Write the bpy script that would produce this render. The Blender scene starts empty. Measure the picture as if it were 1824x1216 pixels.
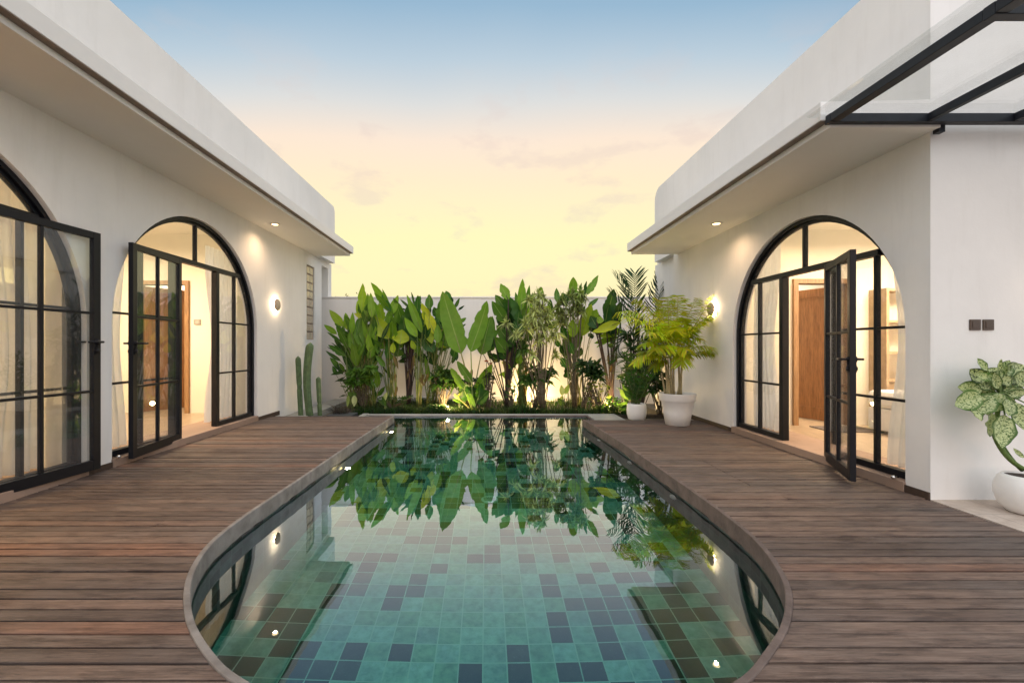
import bpy, bmesh, math, random
from mathutils import Vector, Matrix, Quaternion
C = bpy.context.scene.collection
PI = math.pi
rnd = random.Random(7)
F, VX, VY, H = 800.0, 866.0, 618.0, 1.25
def W(px, py, Y):
    return Vector(((px-VX)/F*Y, Y, H-(py-VY)/F*Y))

# ---------------------------------------------------------------- materials
def newmat(name):
    m = bpy.data.materials.new(name); m.use_nodes = True
    nt = m.node_tree; nt.nodes.clear()
    out = nt.nodes.new('ShaderNodeOutputMaterial')
    return m, nt, out
class N:
    def __init__(s, nt): s.nt = nt
    def __call__(s, typ, ins=None, **kw):
        n = s.nt.nodes.new(typ)
        for k, v in kw.items(): setattr(n, k, v)
        for k, v in (ins or {}).items():
            if isinstance(v, bpy.types.NodeSocket): s.nt.links.new(v, n.inputs[k])
            else: n.inputs[k].default_value = v
        return n
    def link(s, a, b): s.nt.links.new(a, b)
    def ramp(s, fac, stops, interp='LINEAR'):
        n = s.nt.nodes.new('ShaderNodeValToRGB'); cr = n.color_ramp; cr.interpolation = interp
        while len(cr.elements) < len(stops): cr.elements.new(0.5)
        for e, (p, c) in zip(cr.elements, stops):
            e.position = p; e.color = (c[0], c[1], c[2], 1)
        s.nt.links.new(fac, n.inputs[0]); return n.outputs[0]
    def mix(s, f, a, b, blend='MIX'):
        n = s.nt.nodes.new('ShaderNodeMix'); n.data_type = 'RGBA'; n.blend_type = blend
        for i, v in ((0, f), (6, a), (7, b)):
            if isinstance(v, bpy.types.NodeSocket): s.nt.links.new(v, n.inputs[i])
            else: n.inputs[i].default_value = v if i == 0 else (v[0], v[1], v[2], 1)
        return n.outputs[2]
    def math(s, op, a, b=0.0, c=0.0):
        n = s.nt.nodes.new('ShaderNodeMath'); n.operation = op
        for i, v in enumerate((a, b, c)):
            if isinstance(v, bpy.types.NodeSocket): s.nt.links.new(v, n.inputs[i])
            else: n.inputs[i].default_value = v
        return n.outputs[0]
    def noise(s, vec, scale, detail=4, rough=0.55, out='Fac'):
        n = s('ShaderNodeTexNoise', {'Vector': vec, 'Scale': scale, 'Detail': detail, 'Roughness': rough})
        return n.outputs[out]
    def coords(s, scale=(1, 1, 1), loc=(0, 0, 0)):
        g = s('ShaderNodeNewGeometry')
        mp = s('ShaderNodeMapping', {'Vector': g.outputs['Position'], 'Scale': scale, 'Location': loc})
        return mp.outputs[0]

def plaster(name, col, var=0.04, bump=0.15, rough=0.75, stain=0.0):
    m, nt, out = newmat(name); n = N(nt)
    p = n.coords()
    a = n.noise(p, 0.9, 5); b = n.noise(p, 14, 5, .6); c = n.noise(p, 90, 3)
    dark = tuple(x*(1-3*var) for x in col); lite = tuple(min(.86, x*(1+var)) for x in col)
    base = n.ramp(a, [(.3, dark), (.7, lite)])
    base = n.mix(n.ramp(b, [(.35, (.0, .0, .0)), (.75, (.25, .25, .25))]), base, tuple(x*.93 for x in col))
    if stain:
        s1 = n.noise(n.coords((5, 5, .6)), 1.3, 5, .65)
        base = n.mix(n.math('MULTIPLY', n.ramp(s1, [(.52, (0, 0, 0)), (.75, (1, 1, 1))]), stain), base, (col[0]*.55, col[1]*.52, col[2]*.48))
    h = n.math('ADD', n.math('MULTIPLY', b, .7), n.math('MULTIPLY', c, .3))
    bp = n('ShaderNodeBump', {'Height': h, 'Strength': bump, 'Distance': .01})
    bs = n('ShaderNodeBsdfPrincipled', {'Base Color': base, 'Roughness': rough, 'Normal': bp.outputs[0]})
    n.link(bs.outputs[0], out.inputs[0]); return m

def simple(name, col, rough=.5, metal=0.0, var=.1, scale=20, bump=.05, spec=.5):
    m, nt, out = newmat(name); n = N(nt)
    p = n.coords(); a = n.noise(p, scale, 4)
    base = n.ramp(a, [(.3, tuple(x*(1-var) for x in col)), (.7, tuple(min(1, x*(1+var)) for x in col))])
    bp = n('ShaderNodeBump', {'Height': a, 'Strength': bump, 'Distance': .004})
    r = n.math('MULTIPLY_ADD', a, .2, rough-.1)
    bs = n('ShaderNodeBsdfPrincipled', {'Base Color': base, 'Roughness': r, 'Metallic': metal, 'Normal': bp.outputs[0], 'Specular IOR Level': spec})
    n.link(bs.outputs[0], out.inputs[0]); return m

def emis(name, col, st):
    m, nt, out = newmat(name); n = N(nt)
    e = n('ShaderNodeEmission', {'Color': (*col, 1), 'Strength': st}); n.link(e.outputs[0], out.inputs[0]); return m

def pane_glass(name, tint=(.97, .98, .98), boost=1.5, dirt=0.02):
    m, nt, out = newmat(name); n = N(nt)
    g = n('ShaderNodeNewGeometry')
    dt = n('ShaderNodeVectorMath', {0: g.outputs['Incoming'], 1: g.outputs['Normal']}, operation='DOT_PRODUCT').outputs['Value']
    f = n.math('MULTIPLY_ADD', n.math('POWER', n.math('SUBTRACT', 1.0, n.math('ABSOLUTE', dt)), 5), .96, .04*boost)
    gl = n('ShaderNodeBsdfGlossy', {'Color': (.95, .97, 1, 1), 'Roughness': .01})
    tr = n('ShaderNodeBsdfTransparent', {'Color': (*tint, 1)})
    mx = n('ShaderNodeMixShader', {0: f, 1: tr.outputs[0], 2: gl.outputs[0]})
    df = n('ShaderNodeBsdfDiffuse', {'Color': (.6, .6, .58, 1)})
    d = n.math('MULTIPLY', n.noise(n.coords(), 3, 5), dirt*2)
    m2 = n('ShaderNodeMixShader', {0: d, 1: mx.outputs[0], 2: df.outputs[0]})
    n.link(m2.outputs[0], out.inputs[0]); return m

def foliage_mat(name, trans=.35, rough=.46, vein=1.0, spots=None):
    m, nt, out = newmat(name); n = N(nt)
    at = n('ShaderNodeAttribute', attribute_name='col').outputs['Color']
    uv = n('ShaderNodeUVMap', uv_map='UVMap').outputs[0]
    sep = n('ShaderNodeSeparateXYZ', {0: uv})
    u, v = sep.outputs[0], sep.outputs[1]
    au = n.math('ABSOLUTE', n.math('SUBTRACT', u, .5))
    p = n.coords(); nz = n.noise(p, 9, 4)
    base = n.mix(n.ramp(nz, [(.3, (0, 0, 0)), (.75, (.5, .5, .5))]), at, (.55, .62, .35), 'MULTIPLY')
    big = n.noise(p, 2.2, 3)
    base = n.mix(n.ramp(big, [(.5, (0, 0, 0)), (.8, (.35, .35, .35))]), base, (.20, .24, .05))
    if spots:
        sp = n.noise(p, spots, 5, .7)
        f = n.ramp(sp, [(.44, (0, 0, 0)), (.50, (1, 1, 1))])
        f2 = n.ramp(au, [(.34, (1, 1, 1)), (.44, (0, 0, 0))])
        base = n.mix(n.math('MULTIPLY', f, f2), base, (.50, .56, .30))
    mid = n.ramp(au, [(.012, (1, 1, 1)), (.035, (0, 0, 0))])
    base = n.mix(n.math('MULTIPLY', mid, .6*vein), base, (.32, .40, .12))
    # side veins: chevrons running out from the midrib
    w = n.math('SINE', n.math('MULTIPLY', n.math('SUBTRACT', n.math('MULTIPLY', v, 1.0), n.math('MULTIPLY', au, .5)), 190))
    base = n.mix(n.math('MULTIPLY_ADD', w, .07*vein, .07*vein), base, tuple(x for x in (.02, .05, .01)))
    bp = n('ShaderNodeBump', {'Height': w, 'Strength': .18*vein, 'Distance': .004})
    bs = n('ShaderNodeBsdfPrincipled', {'Base Color': base, 'Roughness': rough, 'Normal': bp.outputs[0], 'Specular IOR Level': .3})
    tl = n('ShaderNodeBsdfTranslucent', {'Color': n.mix(1.0, base, (1.5, 1.6, .7), 'MULTIPLY')})
    mx = n('ShaderNodeMixShader', {0: trans, 1: bs.outputs[0], 2: tl.outputs[0]})
    n.link(mx.outputs[0], out.inputs[0]); return m

M = {}
M['wall'] = plaster('white_plaster', (.81, .795, .78), .03, .2, stain=.13)
M['eave'] = plaster('eave_plaster', (.80, .78, .76), .015, .06)
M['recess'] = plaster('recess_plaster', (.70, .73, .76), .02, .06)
M['room'] = plaster('room_plaster', (.80, .74, .64), .015, .05)
M['far'] = plaster('garden_plaster', (.77, .745, .735), .03, .12, stain=.14)
M['frame'] = simple('dark_metal', (.006, .007, .011), .42, 0, .2, 30, .03, .28)
M['beam'] = simple('canopy_steel', (.016, .019, .026), .45, 0, .2, 14, .05, .3)
M['chrome'] = simple('chrome', (.7, .7, .7), .18, 1)
M['glass'] = pane_glass('window_glass', boost=1.6)
M['canopy_glass'] = pane_glass('canopy_glass', (.97, .98, .975), .8, .05)
M['block'] = None
M['bronze'] = simple('bronze_plate', (.085, .058, .043), .35, .3, .1, 60, .02)
M['skirt'] = simple('dark_skirting', (.045, .027, .02), .6, 0, .3, 25, .2)
M['sill'] = plaster('terracotta_sill', (.34, .235, .18), .09, .3, .7, stain=.4)
M['sconce'] = simple('lamp_shade', (.45, .37, .29), .5)
M['glow'] = emis('lamp_glow', (1, .66, .32), 9)
M['glow2'] = emis('downlight_glow', (1, .66, .32), 4)
M['poolglow'] = emis('pool_lamp_glow', (1, .62, .22), 3)
M['cove'] = emis('yellow_lamp_glow', (1, .72, .26), 3.0)
M['whitepl'] = simple('white_fitting', (.75, .75, .72), .4)
M['gap_shade'] = simple('brown_gap_shade', (.24, .19, .165), .7, 0, .2, 10)  # brown that paints the shade of the eave groove
M['pot'] = plaster('white_pot', (.80, .795, .78), .02, .15, .5)
M['soil'] = simple('soil', (.035, .022, .015), .9, 0, .5, 60, .8)
M['bedcloth'] = simple('bed_cloth', (.78, .77, .76), .9, 0, .05, 10, .3)
M['shelfwood'] = simple('pale_shelf', (.42, .30, .19), .5, 0, .2, 8)
M['cactus'] = simple('cactus_skin', (.075, .125, .05), .55, 0, .35, 14, .3)
M['spine'] = simple('cactus_rib', (.30, .33, .17), .7, 0, .2, 40)
M['leaf'] = foliage_mat('broad_leaf')
M['palm'] = foliage_mat('palm_leaf', .4, .45, 0.0)
M['dieff'] = foliage_mat('mottled_leaf', .2, .3, .6, spots=75)
M['far_tree'] = foliage_mat('tree_leaf', .3, .5, 0)

def vcol_mat(name, rough=.7, bump=.4):
    m, nt, out = newmat(name); n = N(nt)
    at = n('ShaderNodeAttribute', attribute_name='col').outputs['Color']
    a = n.noise(n.coords((30, 30, 6)), 3, 5)
    rings = n.noise(n.coords((1, 1, 14)), 2, 2)
    base = n.mix(n.ramp(a, [(.35, (0, 0, 0)), (.7, (.7, .7, .7))]), at, (.35, .33, .3), 'MULTIPLY')
    base = n.mix(n.ramp(rings, [(.55, (0, 0, 0)), (.65, (.5, .5, .5))]), base, (.6, .6, .45), 'MULTIPLY')
    bp = n('ShaderNodeBump', {'Height': a, 'Strength': bump, 'Distance': .01})
    bs = n('ShaderNodeBsdfPrincipled', {'Base Color': base, 'Roughness': rough, 'Normal': bp.outputs[0]})
    n.link(bs.outputs[0], out.inputs[0]); return m
M['stem'] = vcol_mat('plant_stem')

def wood(name, c1, c2, c3, scale=(.8, 14, 14), rough=.5, attr=False):
    m, nt, out = newmat(name); n = N(nt)
    p = n.coords(scale)
    if attr:
        at = n('ShaderNodeAttribute', attribute_name='col')
        off = n('ShaderNodeVectorMath', {0: p, 1: at.outputs['Vector']}, operation='MULTIPLY_ADD')
        sc = n('ShaderNodeVectorMath', {0: at.outputs['Vector'], 1: (37.0, 53.0, 29.0)}, operation='MULTIPLY')
        pv = n('ShaderNodeVectorMath', {0: p, 1: sc.outputs[0]}, operation='ADD').outputs[0]
    else: pv = p
    a = n.noise(pv, 2.2, 7, .65); b = n.noise(pv, 9, 5, .7)
    base = n.ramp(a, [(.25, c1), (.5, c2), (.75, c3)])
    base = n.mix(n.ramp(b, [(.42, (0, 0, 0)), (.75, (.85, .85, .85))]), base, tuple(x*.38 for x in c1))
    if attr:
        base = n.mix(1.0, base, n.ramp(n('ShaderNodeSeparateColor', {0: at.outputs['Color']}).outputs[0],
              [(0, (.66, .65, .66)), (.45, (.95, .93, .92)), (.8, (1.22, 1.17, 1.12)), (1, (1.35, .98, .80))]), 'MULTIPLY')
        g = n('ShaderNodeNewGeometry')
        big = n.noise(g.outputs['Position'], 1.1, 4, .6)
        base = n.mix(n.ramp(big, [(.42, (0, 0, 0)), (.72, (.55, .55, .55))]), base, (.105, .092, .086))
        bl = n.noise(n.coords((1.8, 8, 8), (1, 5, 0)), 2.2, 6, .7)
        base = n.mix(n.ramp(bl, [(.38, (1, 1, 1)), (.52, (0, 0, 0))]), base, n.mix(1.0, base, (.55, .52, .52), 'MULTIPLY'))
        kn = n.noise(n.coords((3, 9, 9)), 2.5, 4, .6)
        base = n.mix(n.ramp(kn, [(.66, (0, 0, 0)), (.74, (.7, .7, .7))]), base, (.022, .018, .016))
        pale = n.noise(n.coords((2.0, 16, 16), (4, 2, 0)), 2.0, 6, .75)
        base = n.mix(n.ramp(pale, [(.60, (0, 0, 0)), (.76, (.6, .6, .6))]), base, (.26, .21, .18))
    hgt = n.math('ADD', a, n.math('MULTIPLY', b, .5))
    bp = n('ShaderNodeBump', {'Height': hgt, 'Strength': .5 if attr else .1, 'Distance': .004})
    bs = n('ShaderNodeBsdfPrincipled', {'Base Color': base, 'Roughness': rough, 'Normal': bp.outputs[0]})
    n.link(bs.outputs[0], out.inputs[0]); return m
M['deck'] = wood('weathered_deck', (.085, .054, .041), (.150, .102, .080), (.24, .178, .146), (.9, 22, 22), .62, True)
M['door'] = wood('brown_door_wood', (.22, .095, .030), (.30, .135, .045), (.36, .175, .065), (7, 7, .6), .4)
M['doorframe'] = wood('door_frame_wood', (.30, .16, .07), (.36, .20, .09), (.42, .25, .12), (9, 9, .6), .45)
M['floorwood'] = wood('room_floor', (.40, .31, .22), (.46, .36, .26), (.52, .42, .31), (6, .8, 6), .3)
M['coping'] = None
def coping_mat():
    m, nt, out = newmat('coping_concrete'); n = N(nt)
    p = n.coords(); a = n.noise(p, 5, 6, .7); b = n.noise(p, 40, 4, .7)
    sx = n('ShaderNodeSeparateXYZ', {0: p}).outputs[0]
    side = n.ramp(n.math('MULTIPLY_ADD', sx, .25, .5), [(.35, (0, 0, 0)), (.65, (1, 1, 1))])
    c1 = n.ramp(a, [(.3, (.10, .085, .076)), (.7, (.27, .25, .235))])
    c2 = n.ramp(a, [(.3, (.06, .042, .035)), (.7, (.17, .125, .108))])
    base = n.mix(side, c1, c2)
    base = n.mix(n.ramp(b, [(.5, (0, 0, 0)), (.8, (.6, .6, .6))]), base, (.10, .085, .08))
    bp = n('ShaderNodeBump', {'Height': b, 'Strength': .5, 'Distance': .006})
    bs = n('ShaderNodeBsdfPrincipled', {'Base Color': base, 'Roughness': .75, 'Normal': bp.outputs[0]})
    n.link(bs.outputs[0], out.inputs[0]); return m
M['coping'] = coping_mat()
M['curb'] = plaster('pale_curb', (.36, .36, .33), .12, .3, .7, stain=.3)

def tile_mat(k=.9, thr=.65, name='pool_stone_tile'):
    m, nt, out = newmat(name); n = N(nt)
    g = n('ShaderNodeNewGeometry'); T = .1515
    q = n('ShaderNodeMapping', {'Vector': g.outputs['Position'], 'Scale': (1/T, 1/T, 1/T), 'Location': (.14, .31, .115)}).outputs[0]
    fl = n('ShaderNodeVectorMath', {0: q}, operation='FLOOR').outputs[0]
    fr = n('ShaderNodeVectorMath', {0: q}, operation='FRACTION').outputs[0]
    wn = n('ShaderNodeTexWhiteNoise', {'Vector': fl})
    r = wn.outputs['Value']; rc = n('ShaderNodeSeparateColor', {0: wn.outputs['Color']})
    # the dark tiles bunch together, in twos and threes along a row
    clump = n.noise(n('ShaderNodeVectorMath', {0: fl, 1: (.21, .5, .3)}, operation='MULTIPLY').outputs[0], 1.0, 1)
    dk = n.math('GREATER_THAN', n.math('ADD', r, n.math('MULTIPLY', n.math('SUBTRACT', clump, .5), 1.7)), thr)
    lite = n.ramp(rc.outputs[0], [(0, (.24, .28, .31)), (.16, (.44, .52, .52)), (.32, (.30, .42, .34)), (.48, (.52, .60, .60)), (.62, (.38, .47, .50)), (.76, (.34, .44, .40)), (.88, (.56, .60, .50)), (1, (.26, .33, .38))])
    dark = n.ramp(rc.outputs[1], [(0, (.02, .02, .02)), (.5, (.05, .035, .032)), (1, (.08, .075, .085))])
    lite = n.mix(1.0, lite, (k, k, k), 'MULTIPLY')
    base = n.mix(dk, lite, dark)
    p = g.outputs['Position']
    v = n.noise(p, 16, 6, .7); v2 = n.noise(p, 60, 4, .7)
    base = n.mix(n.ramp(v, [(.38, (0, 0, 0)), (.64, (1, 1, 1))]), base, (.50, .60, .56), 'MULTIPLY')
    v3 = n.noise(n('ShaderNodeVectorMath', {0: p, 1: wn.outputs['Color']}, operation='ADD').outputs[0], 9, 3, .6)
    base = n.mix(n.ramp(v3, [(.45, (0, 0, 0)), (.6, (.6, .6, .6))]), base, (.66, .72, .80), 'MULTIPLY')
    base = n.mix(n.ramp(v2, [(.6, (0, 0, 0)), (.75, (.5, .5, .5))]), base, (.20, .25, .23))
    s = n('ShaderNodeSeparateXYZ', {0: fr})
    nn = n('ShaderNodeSeparateXYZ', {0: g.outputs['Normal']})
    def edge(o, nrm):
        e = n.math('LESS_THAN', n.math('SUBTRACT', .5, n.math('ABSOLUTE', n.math('SUBTRACT', o, .5))), .026)
        return n.math('MULTIPLY', e, n.math('LESS_THAN', n.math('ABSOLUTE', nrm), .7))
    gr = n.math('MAXIMUM', n.math('MAXIMUM', edge(s.outputs[0], nn.outputs[0]), edge(s.outputs[1], nn.outputs[1])), edge(s.outputs[2], nn.outputs[2]))
    base = n.mix(gr, base, (.48*k, .53*k, .50*k))
    bp = n('ShaderNodeBump', {'Height': v, 'Strength': .3, 'Distance': .004})
    bs = n('ShaderNodeBsdfPrincipled', {'Base Color': base, 'Roughness': .6, 'Normal': bp.outputs[0]})
    n.link(bs.outputs[0], out.inputs[0]); return m
M['tile'] = tile_mat()
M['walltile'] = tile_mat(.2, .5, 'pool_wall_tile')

def water_mat():
    m, nt, out = newmat('pool_water'); n = N(nt)
    p = n.coords((1, 1.4, 1))
    a = n.noise(p, 2.2, 2, .4)
    bp = n('ShaderNodeBump', {'Height': a, 'Strength': .022, 'Distance': .05})
    g = n('ShaderNodeNewGeometry')
    dt = n('ShaderNodeVectorMath', {0: g.outputs['Incoming'], 1: g.outputs['Normal']}, operation='DOT_PRODUCT').outputs['Value']
    f = n.math('MULTIPLY_ADD', n.math('POWER', n.math('SUBTRACT', 1.0, n.math('ABSOLUTE', dt)), 4), 2.3, .045)
    f = n.math('MINIMUM', f, .56)
    rf = n('ShaderNodeBsdfRefraction', {'Color': (1, 1, 1, 1), 'Roughness': 0.0, 'IOR': 1.333, 'Normal': bp.outputs[0]})
    go = n('ShaderNodeBsdfGlossy', {'Color': (.88, 1, 1.15, 1), 'Roughness': 0.0, 'Normal': bp.outputs[0]})
    gl = n('ShaderNodeMixShader', {0: f, 1: rf.outputs[0], 2: go.outputs[0]})
    va = n('ShaderNodeVolumeAbsorption', {'Color': (.05, .79, .63, 1), 'Density': .68})
    n.link(gl.outputs[0], out.inputs[0]); n.link(va.outputs[0], out.inputs['Volume']); return m
M['water'] = water_mat()

def terrace_mat():
    m, nt, out = newmat('terrace_stone'); n = N(nt)
    g = n('ShaderNodeNewGeometry')
    b = n('ShaderNodeTexBrick', {'Vector': g.outputs['Position'], 'Scale': 1.0, 'Mortar Size': .004, 'Brick Width': .42, 'Row Height': .42,
        'Color1': (.46, .39, .33, 1), 'Color2': (.54, .46, .40, 1), 'Mortar': (.33, .28, .24, 1)})
    v = n.noise(g.outputs['Position'], 7, 6, .7)
    base = n.mix(n.ramp(v, [(.4, (0, 0, 0)), (.7, (.8, .8, .8))]), b.outputs[0], (.62, .56, .52), 'MULTIPLY')
    bp = n('ShaderNodeBump', {'Height': v, 'Strength': .2, 'Distance': .005})
    bs = n('ShaderNodeBsdfPrincipled', {'Base Color': base, 'Roughness': .6, 'Normal': bp.outputs[0]})
    n.link(bs.outputs[0], out.inputs[0]); return m
M['terrace'] = terrace_mat()

def block_mat():
    m, nt, out = newmat('glass_block'); n = N(nt)
    v = n.noise(n.coords((9, 14, 3)), 3, 3)
    base = n.ramp(v, [(.3, (.55, .42, .26)), (.7, (.74, .64, .48))])
    bp = n('ShaderNodeBump', {'Height': v, 'Strength': .6, 'Distance': .02})
    bs = n('ShaderNodeBsdfPrincipled', {'Base Color': base, 'Roughness': .12, 'Normal': bp.outputs[0], 'Transmission Weight': .25, 'Coat Weight': .6})
    n.link(bs.outputs[0], out.inputs[0]); return m
M['block'] = block_mat()

def curtain_mat():
    m, nt, out = newmat('sheer_curtain'); n = N(nt)
    wv = n.noise(n.coords((300, 300, 300)), 1, 2)
    d = n('ShaderNodeBsdfDiffuse', {'Color': (.84, .86, .88, 1)})
    t = n('ShaderNodeBsdfTranslucent', {'Color': (.75, .78, .82, 1)})
    tr = n('ShaderNodeBsdfTransparent')
    a = n('ShaderNodeMixShader', {0: .22, 1: d.outputs[0], 2: t.outputs[0]})
    b = n('ShaderNodeMixShader', {0: n.math('MULTIPLY_ADD', wv, .1, .10), 1: a.outputs[0], 2: tr.outputs[0]})
    n.link(b.outputs[0], out.inputs[0]); return m
M['curtain'] = curtain_mat()
M['ground'] = simple('earth_ground', (.10, .085, .06), .9, 0, .4, 3, .6)
M['bedsoil'] = simple('bed_soil', (.05, .04, .025), .9, 0, .5, 8, .9)
M['mat'] = simple('door_mat', (.12, .10, .09), .9, 0, .7, 45, .6)
M['grey_bowl'] = simple('dark_tray', (.05, .055, .06), .6)

# ---------------------------------------------------------------- mesh builder
ORG = {}
class MB:
    def __init__(s): s.v = []; s.f = []; s.uv = []; s.col = []; s.smooth = []; s.has = False
    def add(s, vs, fs, col=(1, 1, 1), uvs=None, smooth=False):
        b = len(s.v)
        s.v += [Vector(v) for v in vs]
        s.f += [tuple(b+i for i in f) for f in fs]
        s.col += [col]*len(vs) if not isinstance(col, list) else col
        s.uv += uvs if uvs else [(0, 0)]*len(vs)
        s.smooth += [smooth]*len(fs)
        if uvs or col != (1, 1, 1): s.has = True
    def box(s, a, b, mtx=None, col=(1, 1, 1)):
        (x0, y0, z0), (x1, y1, z1) = a, b
        vs = [Vector(p) for p in ((x0, y0, z0), (x1, y0, z0), (x1, y1, z0), (x0, y1, z0), (x0, y0, z1), (x1, y0, z1), (x1, y1, z1), (x0, y1, z1))]
        if mtx: vs = [mtx @ v for v in vs]
        s.add(vs, [(0, 3, 2, 1), (4, 5, 6, 7), (0, 1, 5, 4), (1, 2, 6, 5), (2, 3, 7, 6), (3, 0, 4, 7)], col)
    def prism(s, pts, axis, a, b, col=(1, 1, 1)):
        def mk(p, t):
            if axis == 'X': return (t, p[0], p[1])
            if axis == 'Y': return (p[0], t, p[1])
            return (p[0], p[1], t)
        n = len(pts)
        vs = [mk(p, a) for p in pts]+[mk(p, b) for p in pts]
        fs = [tuple(range(n)), tuple(range(2*n-1, n-1, -1))]+[(i, (i+1) % n, n+(i+1) % n, n+i) for i in range(n)]
        s.add(vs, fs, col)
    def tube(s, path, rad, seg=6, col=(1, 1, 1), mtx=None, cap=True):
        path = [Vector(p) for p in path]
        if mtx: path = [mtx @ p for p in path]
        n = len(path)
        if not hasattr(rad, '__len__'): rad = [rad]*n
        vs = []; fs = []
        for i, p in enumerate(path):
            d = (path[min(i+1, n-1)]-path[max(i-1, 0)]).normalized()
            u = d.cross(Vector((0, 1, 0)));
            if u.length < .2: u = d.cross(Vector((1, 0, 0)))
            u.normalize(); w = d.cross(u)
            for k in range(seg):
                a = 2*PI*k/seg
                vs.append(p+(u*math.cos(a)+w*math.sin(a))*rad[i])
        for i in range(n-1):
            for k in range(seg):
                fs.append((i*seg+k, i*seg+(k+1) % seg, (i+1)*seg+(k+1) % seg, (i+1)*seg+k))
        if cap: fs += [tuple(range(seg-1, -1, -1)), tuple((n-1)*seg+k for k in range(seg))]
        s.add(vs, fs, col, smooth=True)
    def lathe(s, prof, c, seg=40, col=(1, 1, 1), ax='Z', sgn=1):
        vs = []; fs = []
        n = len(prof)
        for r, h in prof:
            for k in range(seg):
                a = 2*PI*k/seg
                x, y = r*math.cos(a), r*math.sin(a)
                if ax == 'Z': vs.append((c[0]+x, c[1]+y, c[2]+h))
                else: vs.append((c[0]+h*sgn, c[1]+x, c[2]+y))
        for i in range(n-1):
            for k in range(seg):
                fs.append((i*seg+k, i*seg+(k+1) % seg, (i+1)*seg+(k+1) % seg, (i+1)*seg+k))
        fs += [tuple(range(seg-1, -1, -1)), tuple((n-1)*seg+k for k in range(seg))]
        s.add(vs, fs, col, smooth=True)
    def build(s, name, mat, parent=None, fixn=True, loc=None, bevel=0, autosm=False):
        o0 = Vector(ORG.get(parent.name, (0, 0, 0))) if parent else Vector(loc or (0, 0, 0))
        me = bpy.data.meshes.new(name)
        me.from_pydata([v-o0 for v in s.v], [], s.f)
        me.materials.append(mat)
        me.polygons.foreach_set('use_smooth', s.smooth)
        if s.has:
            u = me.uv_layers.new(name='UVMap')
            li = [0]*len(me.loops); me.loops.foreach_get('vertex_index', li)
            flat = []
            for i in li: flat += s.uv[i]
            u.data.foreach_set('uv', flat)
            ca = me.color_attributes.new('col', 'FLOAT_COLOR', 'POINT')
            flat = []
            for c in s.col: flat += [c[0], c[1], c[2], 1]
            ca.data.foreach_set('color', flat)
        if fixn:
            bm = bmesh.new(); bm.from_mesh(me); bmesh.ops.recalc_face_normals(bm, faces=bm.faces); bm.to_mesh(me); bm.free()
        o = bpy.data.objects.new(name, me); C.objects.link(o)
        if parent: o.parent = parent
        else: o.location = o0
        ORG[o.name] = tuple(o0)
        if bevel:
            bv = o.modifiers.new('bevel', 'BEVEL'); bv.width = bevel; bv.segments = 2; bv.limit_method = 'ANGLE'
        return o
def tag(o, label=None, cat=None, group=None, kind=None):
    if label: o['label'] = label
    if cat: o['category'] = cat
    if group: o['group'] = group
    if kind: o['kind'] = kind
    return o
def thing(name, loc, label, cat, group=None):
    o = bpy.data.objects.new(name, None); C.objects.link(o); o.location = loc; o.empty_display_size = .1
    ORG[o.name] = tuple(loc); return tag(o, label, cat, group)
def lamp(kind, name, loc, power, col, parent, size=.05, rot=None, spot=None, blend=.5):
    l = bpy.data.lights.new(name, kind); l.energy = power; l.color = col
    if kind == 'AREA': l.shape = 'DISK'; l.size = size
    else: l.shadow_soft_size = size
    if kind == 'SPOT': l.spot_size = spot; l.spot_blend = blend
    o = bpy.data.objects.new(name, l); C.objects.link(o)
    if parent: o.parent = parent; o.location = Vector(loc)-Vector(ORG[parent.name])
    else: o.location = loc
    if rot: o.rotation_euler = rot
    return o

# ---------------------------------------------------------------- pool outline
def cr(pts, k=6):
    out = []
    for i in range(len(pts)-1):
        p0 = Vector(pts[max(i-1, 0)]); p1 = Vector(pts[i]); p2 = Vector(pts[i+1]); p3 = Vector(pts[min(i+2, len(pts)-1)])
        for j in range(k):
            t = j/k
            out.append(.5*((2*p1)+(p2-p0)*t+(2*p0-5*p1+4*p2-p3)*t*t+(3*p1-p0-3*p2+p3)*t**3))
    out.append(Vector(pts[-1])); return out
LW = [(-1.70, 8.12), (-1.745, 6.5), (-1.77, 5.2), (-1.785, 4.3), (-1.80, 3.7), (-1.805, 3.25), (-1.775, 2.88), (-1.69, 2.58), (-1.563, 2.32), (-1.36, 2.035), (-1.12, 1.80), (-.93, 1.665), (-.6, 1.50), (-.3, 1.42), (0, 1.40)]
RW = [(0, 1.40), (.3, 1.42), (.6, 1.49), (.95, 1.655), (1.16, 1.82), (1.37, 2.025), (1.56, 2.29), (1.68, 2.57), (1.765, 2.9), (1.80, 3.3), (1.81, 3.8), (1.81, 4.4), (1.805, 5.2), (1.775, 6.3), (1.70, 7.72)]
left_edge = cr(LW); right_edge = cr(RW)
def edge_x(e, y):
    for a, b in zip(e, e[1:]):
        lo, hi = (a, b) if a.y < b.y else (b, a)
        if lo.y <= y <= hi.y and hi.y > lo.y: return lo.x+(hi.x-lo.x)*(y-lo.y)/(hi.y-lo.y)
    return e[0].x if abs(e[0].y-y) < abs(e[-1].y-y) else e[-1].x
outer = left_edge+right_edge[1:]+[Vector((2.02, 7.72)), Vector((2.02, 9.0)), Vector((-2.38, 9.0)), Vector((-2.38, 8.12))]
def offset(pts, d):
    n = len(pts); out = []
    for i in range(n):
        a, b, c = pts[i-1], pts[i], pts[(i+1) % n]
        e1 = (b-a).normalized(); e2 = (c-b).normalized()
        n1 = Vector((-e1.y, e1.x)); n2 = Vector((-e2.y, e2.x))
        m = (n1+n2); m = m/max(.35, m.length)*1.0 if m.length else n1
        m.normalize(); k = 1/max(.5, m.dot(n1))
        out.append(b+m*d*k)
    return out
area = sum(a.x*b.y-b.x*a.y for a, b in zip(outer, outer[1:]+outer[:1]))
SG = 1 if area > 0 else -1     # positive offset goes inwards
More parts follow.
